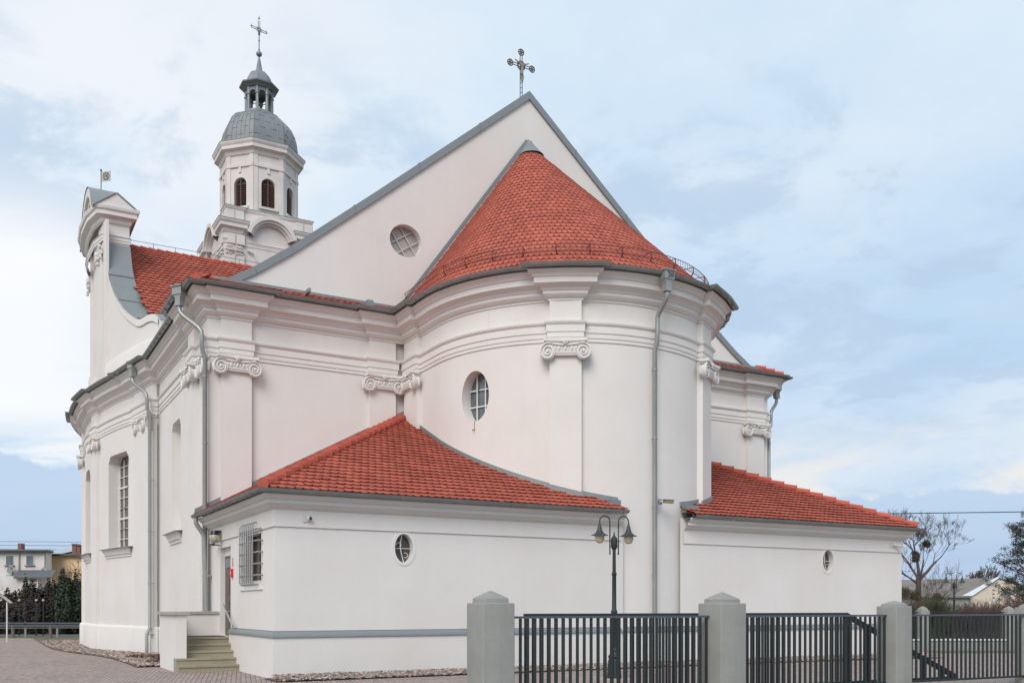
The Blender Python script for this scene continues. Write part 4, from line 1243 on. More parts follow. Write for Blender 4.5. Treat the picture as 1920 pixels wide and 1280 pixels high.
# octagonal belfry
RO = 2.52; ap_ = RO * math.cos(PI / 8); side = 2 * RO * math.sin(PI / 8)
oc = MB(); fr = MB(); lo_ = MB()
for i in range(8):
    a = i * PI / 4
    d = Vector((math.cos(a), math.sin(a))); t = Vector((-d.y, d.x))
    # travel so that left is outward: travel direction = (d.y,-d.x)
    p0 = Vector((TU, TV)) + d * ap_ + t * side / 2; p1 = Vector((TU, TV)) + d * ap_ - t * side / 2
    P = line_P(tuple(p0), tuple(p1)); c = side / 2
    h = (c - .45, c + .45, lambda s: 27.55, lambda s, c=c: 29.0 + math.sqrt(max(0, .45 ** 2 - (s - c) ** 2)))
    strips(oc, P, [0, side], 26.9, 31.2, holes=(h,), depth=.3)
    for s in (0, side - .28): fr.box(s, s + .28, 0, .05, 27.0, 30.1, T=lambda x, y, z: P(x, z, y))
    for s in (0, side - .28): fr.box(s, s + .28, 0, .05, 30.3, 30.95, T=lambda x, y, z: P(x, z, y))
    fr.box(0, side, 0, .09, 30.10, 30.28, T=lambda x, y, z: P(x, z, y)); fr.box(c - .09, c + .09, 0, .07, 29.75, 30.10, T=lambda x, y, z: P(x, z, y))
    fr.box(c - .62, c + .62, 0, .14, 27.38, 27.52, T=lambda x, y, z: P(x, z, y))
    g = MB(); pane(g, P, h, -.28, 16)
    for k in range(11):
        z = 27.6 + k * .15; w = .40 if z < 29 else .40 * math.sqrt(max(.02, 1 - ((z - 29) / .42) ** 2))
        g.box(c - w, c + w, -.25, -.12, z, z + .03, T=lambda x, y, z_: P(x, z_ - (.08 if y > -.2 else 0), y))
    g.box(c - .03, c + .03, -.14, -.08, 27.55, 29.4, T=lambda x, y, z: P(x, z, y))
    g.build('louvre', WOOD, tower, smooth=False)
oc.build('belfry_wall', PLT, tower, smooth=False); fr.build('belfry_trim', PLT, tower, smooth=False, weld=False)
octp = [(TU + RO * math.cos(PI / 8 + k * PI / 4), TV + RO * math.sin(PI / 8 + k * PI / 4)) for k in range(9)]
ocn = MB(); tsweep(ocn, octp, [(0, 30.85), (.08, 30.9), (.14, 31.05), (.16, 31.12), (.30, 31.2), (.38, 31.22), (.38, 31.42), (.44, 31.5), (.50, 31.62), (.50, 31.68), (-.4, 31.8)]); ocn.build('belfry_cornice', PLT, tower)
ocz = MB(); tsweep(ocz, octp, [(.52, 31.68), (.52, 31.71), (-.3, 31.86)]); ocz.build('cornice_flashing', ZINC, tower)
dm = MB()
ZS = lambda z: 31.75 + (z - 31.75) * .917
dprof = [(2.52, 31.75), (2.52, 32.3), (2.46, 32.85), (2.34, 33.35), (2.13, 33.85), (1.82, 34.25), (1.42, 34.5), (1.05, 34.6)]
dprof = [(r, ZS(z)) for r, z in dprof]
dm.lathe(dprof, 8, (TU, TV), PI / 8); dm.build('dome', DOME, tower)
ds = MB()
for k in range(8):
    for f in lin(0, 1, 6)[:-1]:
        a = PI / 8 + k * PI / 4; a2 = a + PI / 4
        pts = []
        for r, z in dprof:
            x = (1 - f) * r * math.cos(a) + f * r * math.cos(a2); y = (1 - f) * r * math.sin(a) + f * r * math.sin(a2); q = 1.006
            pts.append((TU + x * q, TV + y * q, z))
        ds.tube(pts, .018, 4, caps=False)
    for j, (r, z) in enumerate(dprof[1:-1]):
        for f in range(5):
            if (j + f) % 2: continue
            a = PI / 8 + k * PI / 4; a2 = a + PI / 4; q = 1.004
            pp_ = [((1 - g_) * r * math.cos(a) + g_ * r * math.cos(a2), (1 - g_) * r * math.sin(a) + g_ * r * math.sin(a2)) for g_ in (f / 5, (f + 1) / 5)]
            ds.tube([(TU + x * q, TV + y * q, z) for x, y in pp_], .013, 4, caps=False)
ds.build('dome_seams', ZINCD, tower)
ln = MB()
ln.lathe([(1.15, 34.5), (1.12, 34.72), (1.0, 34.75), (.98, 34.92), (.9, 34.95)], 8, (TU, TV), PI / 8); 
for k in range(8):
    a = PI / 8 + k * PI / 4; cx_, cy_ = TU + .84 * math.cos(a), TV + .84 * math.sin(a)
    ln.lathe([(.11, 34.9), (.10, 36.0), (.15, 36.05), (.15, 36.12), (.11, 36.15), (.11, 36.6)], 8, (cx_, cy_))
    a2 = a + PI / 4; ex_, ey_ = TU + .84 * math.cos(a2), TV + .84 * math.sin(a2)
    M0 = Vector((cx_, cy_)); M1 = Vector((ex_, ey_))
    Pq = line_P(tuple(M1), tuple(M0)); Lq = (M1 - M0).length
    hh = (.10, Lq - .10, lambda s: 35.9, lambda s: 36.12 + math.sqrt(max(0, (Lq / 2 - .1) ** 2 - (s - Lq / 2) ** 2)))
    strips(ln, lambda s, z, o: Pq(s, z, o + .05), [0, Lq], 36.119, 36.72, holes=((hh[0], hh[1], lambda s: 36.119, hh[3]),), depth=.12)
ln.lathe([(.2, 36.55), (1.0, 36.58), (1.12, 36.72), (1.30, 36.78), (1.32, 36.86), (.9, 36.95), (.86, 37.05), (.84, 37.3), (.76, 37.6), (.60, 37.85), (.40, 37.98), (.28, 38.02), (.22, 38.2), (.10, 38.9), (.05, 39.15), (.05, 39.25)], 8, (TU, TV), PI / 8)
ln.ball((TU, TV, 39.38), .20, 12, 8)
ln.v = [(x, y, ZS(z)) for x, y, z in ln.v]
ln.build('lantern', DOME, tower)
tx = MB(); cz = 40.38
def X4(x, z): 
    a = R(14); return (TU + x * math.cos(a), TV + x * math.sin(a), cz + z)
tx.tube([X4(0, -1.5), X4(0, -.1)], .035, 6)
for z in (-1.35, -.75, -.35): tx.ball(X4(0, z), .06, 6, 4)
for o in (-.06, .06): tx.tube([X4(o, -.35), X4(o, .6)], .022, 5); tx.tube([X4(-.5, o), X4(.5, o)], .022, 5)
for k in range(20):
    a = 2 * PI * k / 20; tx.tube([X4(.08 * math.cos(a), .08 * math.sin(a)), X4(.25 * math.cos(a), .25 * math.sin(a))], [.014, .006], 4)
for x, z in ((-.55, 0), (.55, 0), (0, .72)):
    for k in range(3):
        a = R(90 * k) + (0 if z else PI / 2 * (1 if x < 0 else -1)); tx.tube([X4(x, z), X4(x + .1 * math.cos(a), z + .14 * math.sin(a) + .04)], [.035, .012], 5)
tx.tube([X4(0, .7), X4(.02, .95)], [.03, .01], 5)
tx.build('tower_cross', RUST, tower)

# ------------------------------------------------------------------ fixtures on the church (lift-off things)
def on_church(name, u, v, z, rz, label, cat, group=None):
    x, y = W2(u, v); return empty(name, (x, y, z), TH + rz, label, cat, group)
def cctv(u, v, z, rz, label, kind=0):
    r = on_church('security_camera', u, v, z, rz, label, 'camera', 'security cameras on the church')
    m = MB(); m.box(-.085, .085, -.06, 0, -.085, .085); m.build('junction_box', WPL if kind != 2 else STEEL, r, smooth=False)
    if kind == 0:
        m = MB(); m.ball((.035, -.09, .0), .062, 12, 8); m.build('camera_dome', WPL, r)
        m = MB(); m.ball((.055, -.125, -.0), .042, 10, 6); m.build('lens', BLK, r)
    elif kind == 1:
        m = MB(); m.tube([(.05, -.06, 0), (.10, -.10, .0)], .03, 8); m.ball((.10, -.11, 0), .05, 8, 6); m.build('camera_bracket', WPL, r)
        m = MB(); m.tube([(.12, -.12, .0), (.30, -.2, -.05)], .042, 10); m.build('camera_body', WPL, r)
        m = MB(); m.tube([(.30, -.2, -.05), (.315, -.207, -.054)], .038, 10); m.build('lens', BLK, r)
    else:
        m = MB(); m.tube([(.02, -.05, 0), (.1, -.16, 0)], .03, 8); m.build('camera_bracket', STEEL, r)
        m = MB(); m.box(.06, .36, -.24, -.14, -.04, .045); m.box(.03, .38, -.25, -.13, .045, .06); m.build('camera_body', CLOTHB, r, smooth=False)
    return r
cctv(.72, 0, 3.62, 0, 'white dome security camera high on the annex front near its left corner')
cctv(20.45, 0, 3.66, 0, 'white bullet security camera under the eaves at the right end of the annex', 1)
cctv(10.68, -.17, 4.53, 0, 'brown boxy security camera fixed beside the apse downpipe', 2)
r = on_church('wall_lamp', 0, 5.25, 3.55, PI / 2 * -1, 'round glass wall lamp above the side entrance door', 'wall lamp')
m = MB(); m.lathe([(.02, .14), (.10, .13), (.13, .05), (.13, .0)], 14, (0, -.2)); m.box(-.05, .05, -.2, 0, .08, .14); m.build('lamp_hood', BLK, r)
m = MB(); m.ball((0, -.2, -.06), .15, 16, 10); m.build('lamp_globe', GLOBE, r)
r = on_church('security_camera', 0, 5.62, 3.32, -PI / 2, 'small dark bracket camera under the round lamp beside the entrance', 'camera')
m = MB(); m.tube([(0, 0, 0), (0, -.14, 0)], .018, 6); m.build('camera_bracket', BLK, r)
m = MB(); m.lathe([(.01, .10), (.03, .03), (.08, .0), (.07, -.02)], 10, (0, -.16)); m.build('camera_body', BLK, r)
r = on_church('alarm_box', 0, 4.05, 2.5, -PI / 2, 'small red fire alarm call box between door and barred window', 'alarm box')
m = MB(); m.box(-.08, .08, -.06, 0, -.11, .11); m.build('housing', RED, r, smooth=False)
m = MB(); m.box(-.035, .035, -.066, -.06, -.03, .03); m.build('call_button', WPL, r, smooth=False)
r = on_church('wall_sign', 0, 4.02, 2.78, -PI / 2, 'narrow red and white notice above the red alarm box', 'sign')
m = MB(); m.box(-.03, .03, -.01, 0, -.12, .12); m.build('sign_plate', RED, r, smooth=False)

# ------------------------------------------------------------------ ground
def brick_mat():
    m = bpy.data.materials.new('paving_blocks'); m.use_nodes = True; t = m.node_tree; b = t.nodes['Principled BSDF']
    b.inputs['Roughness'].default_value = .92; b.inputs['Specular IOR Level'].default_value = .25
    tcn = t.nodes.new('ShaderNodeTexCoord'); mp = t.nodes.new('ShaderNodeMapping'); mp.inputs['Rotation'].default_value = (0, 0, R(74))
    t.links.new(tcn.outputs['Object'], mp.inputs[0])
    bk = t.nodes.new('ShaderNodeTexBrick'); t.links.new(mp.outputs[0], bk.inputs['Vector'])
    bk.inputs['Scale'].default_value = 1; bk.inputs['Brick Width'].default_value = .21; bk.inputs['Row Height'].default_value = .105; bk.inputs['Bias'].default_value = 0.0
    bk.inputs['Mortar Size'].default_value = .008; bk.inputs['Color1'].default_value = (.43, .32, .285, 1); bk.inputs['Color2'].default_value = (.25, .215, .20, 1); bk.inputs['Mortar'].default_value = (.09, .085, .08, 1)
    n = t.nodes.new('ShaderNodeTexNoise'); n.inputs['Scale'].default_value = .35; n.inputs['Detail'].default_value = 6; t.links.new(tcn.outputs['Object'], n.inputs['Vector'])
    mr = t.nodes.new('ShaderNodeMapRange'); mr.inputs[1].default_value = .4; mr.inputs[2].default_value = .65; mr.inputs[4].default_value = .4; t.links.new(n.outputs[0], mr.inputs[0])
    mx = t.nodes.new('ShaderNodeMix'); mx.data_type = 'RGBA'; mx.blend_type = 'MIX'; t.links.new(mr.outputs[0], mx.inputs[0]); t.links.new(bk.outputs[0], mx.inputs[6]); mx.inputs[7].default_value = (.32, .285, .265, 1)
    t.links.new(mx.outputs[2], b.inputs['Base Color'])
    bp = t.nodes.new('ShaderNodeBump'); bp.inputs['Strength'].default_value = .5; bp.inputs['Distance'].default_value = .01; bp.invert = True
    t.links.new(bk.outputs['Fac'], bp.inputs['Height']); t.links.new(bp.outputs[0], b.inputs['Normal'])
    return m
PAVE = brick_mat()
GRASS = mat('dry_grass', (.10, .10, .045), .95, vscale=.8, col2=(.16, .13, .075), f2=.9, bump=.6, bscale=15)
ASPH = mat('asphalt', (.10, .10, .105), .9, vscale=1, col2=(.13, .13, .13), f2=.7)
SOIL = mat('gravel_bed_soil', (.10, .075, .062), .95, vscale=6, col2=(.17, .13, .11), f2=.8)
xs = sorted(set([-1500, -400, -150] + list(range(-100, 101, 4)) + [150, 400, 1500])); ys = sorted(set([-300, -80] + list(range(-40, 121, 3)) + [160, 400, 1500]))
g = MB(); g.grid([[(x, y, ground_z(x, y) - .02) for y in ys] for x in xs]); tag(g.build('ground', GRASS, weld=False), kind='structure')
def sheet(name, poly_fn, m, dz, xs, ys):
    s = MB(); 
    for i in range(len(xs) - 1):
        for j in range(len(ys) - 1):
            if poly_fn((xs[i] + xs[i + 1]) / 2, (ys[j] + ys[j + 1]) / 2):
                s.face([(x, y, ground_z(x, y) + dz) for x, y in ((xs[i], ys[j]), (xs[i + 1], ys[j]), (xs[i + 1], ys[j + 1]), (xs[i], ys[j + 1]))])
    return tag(s.build(name, m), kind='structure')
sheet('paving', lambda x, y: -60 < x < 40 and y < (57 if x < -14 else 38.5), PAVE, -.010, [i * 1.0 for i in range(-60, 41)], [i * 1.0 for i in range(-5, 58)] )
sheet('road', lambda x, y: True, ASPH, -.006, [-100 + i * 4 for i in range(28)], [60 + i for i in range(6)])
# gravel bed, soil sheet and pebbles
def bed_u(v):
    if v < 5.9: return None
    if v < 17: return -2.1
    if v < 26: return -2.1 - (v - 17) / 9 * .9
    return -3.0
so2 = MB()
vs = lin(5.9, 42, 36)
for a, b in zip(vs, vs[1:]):
    q = []
    for (u, v) in ((bed_u(a), a), (bed_u(b), b), (.3, b), (.3, a)):
        x, y = W2(u, v); q.append((x, y, ground_z(x, y) + .012))
    so2.face(q)
q = []
for (u, v) in ((-.2, -.95), (AR + 1, -.95), (AR + 1, .2), (-.2, .2)):
    x, y = W2(u, v); q.append((x, y, ground_z(x, y) + .012))
so2.face(q)
q = [(*W2(u, v), .012) for u, v in ((AR, -.9), (AR + 1.0, -.9), (AR + 1.0, 9), (AR, 9))]
tag(so2.build('gravel_bed', SOIL, weld=False), kind='structure')
PEB = mat('pebbles', (.4, .3, .25), .85, icols=[(.42, .37, .32), (.30, .25, .215), (.50, .45, .40), (.22, .15, .125), (.34, .27, .22), (.16, .11, .10), (.40, .32, .27), (.26, .22, .20)])
pm = MB(); rg = random.Random(9)
def pebble(x, y, z, r):
    a0 = rg.uniform(0, PI); i = len(pm.v)
    rx, ry, rz = r * rg.uniform(.8, 1.5), r * rg.uniform(.7, 1.1), r * rg.uniform(.45, .8)
    for k in range(5):
        a = a0 + 2 * PI * k / 5; j = rg.uniform(.8, 1.15)
        pm.v.append((x + rx * math.cos(a) * j, y + ry * math.sin(a) * j, z - rz * .3))
    for k in range(5):
        a = a0 + .5 + 2 * PI * k / 5; pm.v.append((x + .6 * rx * math.cos(a), y + .6 * ry * math.sin(a), z + rz * .75))
    pm.f += [(i + k, i + (k + 1) % 5, i + 5 + (k + 1) % 5, i + 5 + k) for k in range(5)] + [tuple(i + 5 + k for k in range(5))]
for k in range(13000):
    u, v = rg.uniform(-.1, AR + .9), rg.uniform(-.95, -.03)
    x, y = W2(u, v); pebble(x, y, .02 + .10 * (1 - abs(v + .35)) * rg.random(), rg.uniform(.018, .042))
for k in range(9000):
    v = 5.9 + 30 * rg.random() ** 1.6; u = rg.uniform(bed_u(v) + rg.uniform(0, .25), .1)
    if v > 16 and u > uw(v) - .1: u = uw(v) - .1 - rg.random() * 1.2
    x, y = W2(u, v); pebble(x, y, ground_z(x, y) + .02 + .07 * rg.random(), rg.uniform(.025, .06))
tag(pm.build('pebble_strip', PEB, smooth=False, weld=False), 'strip of mixed brown and beige pebbles along the church wall', 'gravel', kind='stuff')
# low dead ground cover on the bed
dg = MB()
for k in range(2600):
    v = rg.uniform(6.3, 12); u = rg.uniform(-1.55, -.45) + .25 * math.sin(v * 1.7); x, y = W2(u, v); z = ground_z(x, y) + .04
    a = rg.uniform(0, 2 * PI); l = rg.uniform(.04, .1); h = rg.uniform(.0, .12)
    dg.face([(x, y, z), (x + l * math.cos(a), y + l * math.sin(a), z + h), (x + l * math.cos(a + .6), y + l * math.sin(a + .6), z + h * .6)])
tag(dg.build('ground_cover', mat('dead_leaves', (.10, .055, .045), .9, icols=[(.11, .06, .05), (.16, .09, .075), (.07, .045, .04), (.20, .15, .10)]), smooth=False, weld=False), 'dark reddish dead ground cover on the gravel bed', 'ground cover', kind='stuff')

# ------------------------------------------------------------------ fence and gate
FD = R(26); fdir = Vector((math.cos(FD), math.sin(FD)))
PILL = [((-.33, 14.53), .55, 1.668, 1.86, 'grey square gate pillar with pyramid cap, leftmost and nearest'),
        ((3.66, 16.47), .585, 1.672, 1.87, 'grey square gate pillar with pyramid cap, between the two long fence panels'),
        ((7.40, 18.30), .463, 1.625, 1.735, 'narrower grey pillar with flat cap in front of the annex right corner'),
        ((11.02, 20.06), .463, 1.60, 1.72, 'grey fence pillar cut by the right edge of the picture')]
def rounded_sq(h, r, n=3):
    pts = []
    for cx_, cy_, a0 in ((h - r, h - r, 0), (-h + r, h - r, 90), (-h + r, -h + r, 180), (h - r, -h + r, 270)):
        for k in range(n + 1): pts.append((cx_ + r * math.cos(R(a0 + 90 * k / n)), cy_ + r * math.sin(R(a0 + 90 * k / n))))
    return pts
def pillar(loc, s, zt_, za, label, rz=R(30), group='grey rendered fence pillars', zb=0.0):
    r = empty('fence_pillar', (loc[0], loc[1], zb), rz, label, 'pillar', group)
    h = s / 2; m = MB(); zt_ -= zb; za -= zb
    rows = [[(x * f, y * f, z) for x, y in rounded_sq(h, .02)] for f, z in ((1, -.2), (1, zt_ - .02), (.985, zt_ - .006), (.95, zt_))]
    m.grid(rows, close_v=True); m.face(rows[-1]); m.build('shaft', GREYP, r, ang=50)
    m = MB(); nk = .075 if za - zt_ > .15 else .04; hh = h * .76
    rows = [[(x * f, y * f, z) for x, y in rounded_sq(hh, .025)] for f, z in ((1.03, zt_ - .002), (1, zt_ + .02), (1, zt_ + nk - .01), (.96, zt_ + nk), (.5, zt_ + nk + (za - zt_ - nk) * .53), (.06, za - .006), (.01, za))]
    m.grid(rows, close_v=True); m.build('cap', GREYP, r, ang=40)
    return r
for a in PILL: pillar(*a)
def fbar(m, x, z0, z1, y=0, w=.017, d=.017): m.box(x - w, x + w, y - d, y + d, z0, z1)
barm = MB(); barm.box(-.022, .022, -.012, .012, 0, 1.27)
bar0 = None
def fence_panel(a, b, s0, s1, sp_, label, off=0.0, barw=1.0, ztop=1.462, name='fence_panel', group='iron fence panels between the pillars', flip=0):
    a = Vector(a); b = Vector(b); d = (b - a).normalized(); Ln = (b - a).length; ang = math.atan2(d.y, d.x)
    n = Vector((-d.y, d.x)); o = a + n * off
    r = empty(name, (o.x, o.y, 0), ang, label, 'fence' if name == 'fence_panel' else 'gate', group)
    m = MB(); m.box(s0, Ln - s1, -.03, .03, ztop - .035, ztop); m.build('top_rail', IRONB, r, smooth=False)
    m = MB(); m.box(s0, Ln - s1, -.02, .02, .13, .17); m.build('bottom_rail', IRON, r, smooth=False)
    global bar0
    x = s0 + .04 + sp_ * .5
    while x < Ln - s1 - .03:
        if bar0 is None: bar0 = barm.build('bar', IRON, r, smooth=False); c = bar0
        else: c = bar0.copy(); COL.objects.link(c); c.parent = r
        c.location = (x, 0, ztop - .037 - 1.27 + .0); c.scale = (barw, 1, 1); x += sp_
    return r, Ln
P4 = [p[0] for p in PILL]
fence_panel(P4[0], P4[1], .28, .20, .128, 'dark iron railing panel between the two large grey pillars')
fence_panel(P4[1], P4[2], .30, .05, .125, 'dark iron railing panel left of the narrower grey pillar')
fence_panel(P4[2], P4[3], .24, .24, .128, 'dark iron railing panel at the right with the gate tail behind it')
# sliding gate behind
ga = Vector(P4[0]); gbv = Vector(P4[2]); gd = (gbv - ga).normalized(); gn = Vector((-gd.y, gd.x))
go = ga + gd * .75 + gn * .34
gt = empty('sliding_gate', (go.x, go.y, 0), math.atan2(gd.y, gd.x), 'dark sliding iron gate with diagonal brace behind the fence panels', 'gate')
GLn = 6.95
m = MB(); m.box(0, GLn + .02, -.03, .03, 1.455, 1.50); m.build('top_rail', IRON, gt, smooth=False)
m = MB(); m.box(0, GLn + 3.0, -.035, .035, .10, .18); m.build('bottom_rail', IRON, gt, smooth=False)
x = .02
while x < GLn - .1:
    c = bar0.copy(); COL.objects.link(c); c.parent = gt; c.location = (x, 0, 1.455 - 1.27); c.scale = (.75, 1, 1); x += .137
m = MB(); m.box(GLn - .06, GLn + .04, -.04, .04, .1, 1.46); m.build('end_post', IRON, gt, smooth=False)
m = MB()
z_at = lambda x: 1.44 - (x - GLn) * .42
m.prism([(GLn, z_at(GLn) - .05), (GLn + 3.0, z_at(GLn + 3.0) - .05), (GLn + 3.0, z_at(GLn + 3.0) + .06), (GLn, z_at(GLn) + .06)], -.03, .03, T=lambda x, y, z: (x, z, y)); m.build('diagonal_brace', IRON, gt, smooth=False)
for k in range(5):
    x = GLn + .52 + k * .52
    m = MB(); m.box(x - .055, x + .055, -.028, .028, .15, z_at(x)); m.build('brace_post', IRON, gt, smooth=False)

# ------------------------------------------------------------------ street lamps
def street_lamp(x, y, z, rz, sc, label):
    r = empty('street_lamp', (x, y, z), rz, label, 'street lamp', 'double armed street lamps'); r.scale = (sc, sc, sc)
    m = MB(); m.lathe([(.17, 0), (.17, .04), (.15, .06), (.125, .42), (.115, .46), (.135, .49), (.135, .52), (.09, .58), (.075, .62), (.085, .65), (.06, .70)], 12)
    for k in range(12): a = k * PI / 6; m.tube([(.15 * math.cos(a), .15 * math.sin(a), .05), (.122 * math.cos(a), .122 * math.sin(a), .44)], .012, 4)
    m.build('pedestal', LAMPM, r)
    m = MB(); m.lathe([(.058, .68), (.055, 1.45), (.072, 1.48), (.072, 1.52), (.05, 1.56), (.046, 2.3), (.056, 2.32), (.056, 2.36), (.040, 2.38), (.036, 2.88), (.055, 2.90), (.07, 2.94), (.072, 3.10), (.06, 3.15), (.035, 3.17), (.03, 3.19), (.012, 3.22), (.02, 3.245), (.004, 3.28)], 12)
    m.build('pole', LAMPM, r)
    for s in (-1, 1):
        m = MB(); pts = [(s * .105, 0, 2.80), (s * .105, 0, 3.50)]
        for k in range(1, 11):
            a = PI * k / 10; pts.append((s * (.105 + .125 - .125 * math.cos(a)), 0, 3.50 + .13 * math.sin(a)))
        pts.append((s * .355, 0, 3.44)); m.tube(pts, .015, 8); m.ball((s * .105, 0, 2.79), .022, 8, 5); m.tube([(0, 0, 2.96), (s * .105, 0, 2.96)], .012, 6); m.tube([(0, 0, 3.08), (s * .105, 0, 3.08)], .012, 6)
        am_ = m.build('arm', LAMPM, r)
        m = MB(); m.lathe([(.018, 3.46), (.028, 3.44), (.026, 3.42), (.038, 3.40), (.045, 3.36), (.062, 3.30), (.10, 3.24), (.16, 3.205), (.195, 3.195), (.195, 3.188), (.10, 3.20), (.02, 3.21)], 20, (s * .355, 0)); m.build('lamp_shade', mat('shade_iron', (.038, .048, .048), .5, .2) if s < 0 else bpy.data.materials['shade_iron'], am_)
        m = MB(); m.lathe([(.108, 3.20), (.108, 3.12), (.095, 3.07), (.06, 3.025), (.001, 3.01)], 18, (s * .355, 0)); m.build('lamp_globe', GLOBE, am_)
    return r
street_lamp(2.27, 21.0, 0, R(20), 1.0, 'dark green double armed street lamp close to the annex front')
m = MB(); m.box(-.35, .35, -.3, .3, -.1, .03); m.build('foundation', CAPC, bpy.data.objects['street_lamp'], smooth=False)
l2 = street_lamp(19.65, 42.0, -.2, R(-20), .915, 'distant double armed street lamp right of the church in front of the shed roof')
m = MB(); m.box(-.42, .42, -.3, .3, -.1, .45); m.build('foundation', CAPC, l2, smooth=False)

# ------------------------------------------------------------------ far fence on the right
FYR = 41.0
def px2x(px, y): return (px - 960) / 1772 * y
for px, lab in ((1730, 'far grey pillar of the back fence, left of the distant lamp'), (1891, 'far grey pillar of the back fence, right of the distant lamp')):
    pillar((px2x(px, FYR), FYR), .42, 1.47, 1.66, lab, R(12), 'pillars of the far fence', zb=-.25)
pillar((px2x(2060, FYR), FYR), .42, 1.47, 1.66, 'far grey pillar of the back fence beyond the right picture edge', R(12), 'pillars of the far fence', zb=-.25)
lo = empty('boundary_wall', (px2x(1700, FYR), FYR, -.25), 0, 'low grey wall with white coping and dark bars behind the distant lamp', 'wall')
m = MB(); m.box(-2.5, 9.5, -.12, .12, -.1, .42); m.build('wall_base', GREYP, lo, smooth=False)
m = MB(); m.box(-2.5, 9.5, -.17, .17, .42, .48); m.build('coping', WHITEF, lo, smooth=False)
m = MB(); m.box(-2.5, 9.5, -.02, .02, 1.62, 1.66); m.build('top_rail', IRON, lo, smooth=False)
for k in range(62):
    c = bar0.copy(); COL.objects.link(c); c.parent = lo; c.location = (-2.0 + k * .18, 0, .46); c.scale = (.4, 1, .92)

# ------------------------------------------------------------------ vegetation
BARK = mat('bark', (.085, .066, .055), .95, vscale=3, col2=(.13, .10, .085), f2=.8)
TWIG = mat('twigs', (.10, .078, .072), .95)
def grow(m, p, d, L_, r, depth, rg, spread=.55, up=.15, nseg=4, tips=None, shrink=.72, minr=.006):
    pts = [Vector(p)]; rr = [r]; d = Vector(d).normalized()
    for k in range(nseg):
        d = (d + Vector((rg.uniform(-1, 1), rg.uniform(-1, 1), rg.uniform(-.6, 1))) * .16 + Vector((0, 0, up * .2))).normalized()
        pts.append(pts[-1] + d * L_ / nseg); rr.append(max(minr, r * (1 - .45 * (k + 1) / nseg)))
    m.tube(pts, rr, 6 if r > .05 else 3, caps=False)
    if depth <= 0:
        if tips is not None: tips.append(pts[-1].copy())
        return
    n = rg.choice((2, 3, 3) if depth > 4 else (3, 3, 3)) if depth > 1 else 4
    for k in range(n):
        t = rg.uniform(.45, 1.0) if k else 1.0; i = min(nseg - 1, int(t * nseg)); q = pts[i].lerp(pts[i + 1], t * nseg - i) if t < 1 else pts[-1]
        ax = Vector((rg.uniform(-1, 1), rg.uniform(-1, 1), rg.uniform(-.3, .6))).normalized()
        nd = (d + ax * spread * rg.uniform(.8, 1.4) + Vector((0, 0, up))).normalized()
        grow(m, q, nd, L_ * shrink * rg.uniform(.8, 1.15), rr[-1] * rg.uniform(.6, .85), depth - 1, rg, spread, up, nseg, tips, shrink, minr)
def bare_tree(x, y, z, h, r, seed, label, depth=6, spread=.6, lean=(0, 0), group=None, name='bare_tree', minr=.008, mist=()):
    rg = random.Random(seed); t = empty(name, (x, y, z), 0, label, 'tree', group)
    m = MB(); tr_ = [Vector((0, 0, -.3)), Vector((lean[0] * .3, 0, h * .2)), Vector((lean[0] * .7, lean[1], h * .5))]
    m.tube(tr_, [r * 1.3, r, r * .85], 10); m.build('trunk', BARK, t)
    m = MB(); tips = []
    for dx_, dy_, dz_, l_, q_ in ((.85, .1, .8, .27, .62), (.12, -.1, 1, .26, .6), (-.55, .25, .85, .22, .45), (.35, -.4, .9, .2, .4), (-.95, 0, .5, .19, .35)):
        grow(m, tr_[-1] - Vector((0, 0, rg.uniform(0, h * .04))), (dx_, dy_, dz_), h * l_, r * q_, depth, rg, spread, .10, tips=tips, minr=minr)
    for k in range(5):
        a = rg.uniform(0, 2 * PI); grow(m, tr_[1].lerp(tr_[2], rg.random()), (math.cos(a), math.sin(a), .25), h * .2, r * .25, depth - 2, rg, spread, .1, tips=tips, minr=minr)
    m.build('crown', TWIG, t, weld=False)
    for (a, b, c, s) in mist:
        q = MB()
        for k in range(800):
            v = Vector((rg.gauss(0, 1), rg.gauss(0, 1), rg.gauss(0, 1))).normalized() * s * rg.uniform(.3, 1); w = v + Vector((rg.uniform(-1, 1), rg.uniform(-1, 1), rg.uniform(-1, 1))) * .10
            q.face([(a + v.x, b + v.y, c + v.z), (a + w.x, b + w.y, c + w.z), (a + w.x + .04, b + w.y, c + w.z + .05)])
        q.build('mistletoe', bpy.data.materials.get('mistletoe') or mat('mistletoe', (.075, .065, .03), .9), t, smooth=False, weld=False)
    return t
bare_tree(px2x(1722, 62), 62, -.25, 7.5, .19, 5, 'bare tree with round mistletoe clumps behind the annex right corner', depth=6, minr=.0065, spread=.75,
          mist=((.5, 0, 6.0, .26), (-.1, .2, 5.3, .24), (-.3, -.2, 2.6, .38), (-.9, 0, 2.8, .42), (1.2, 0, 2.5, .3), (-.1, -.3, 1.9, .4), (-.2, 0, 5.0, .22)))
bare_tree(px2x(1838, 150), 150, -.25, 7.2, .2, 8, 'small pale bare tree far off beyond the shed roof', depth=5, minr=.025)
bare_tree(px2x(150, 72), 72, -.25, 5.6, .10, 12, 'bare tree in front of the yellow house wall', depth=3, minr=.014, spread=.7)
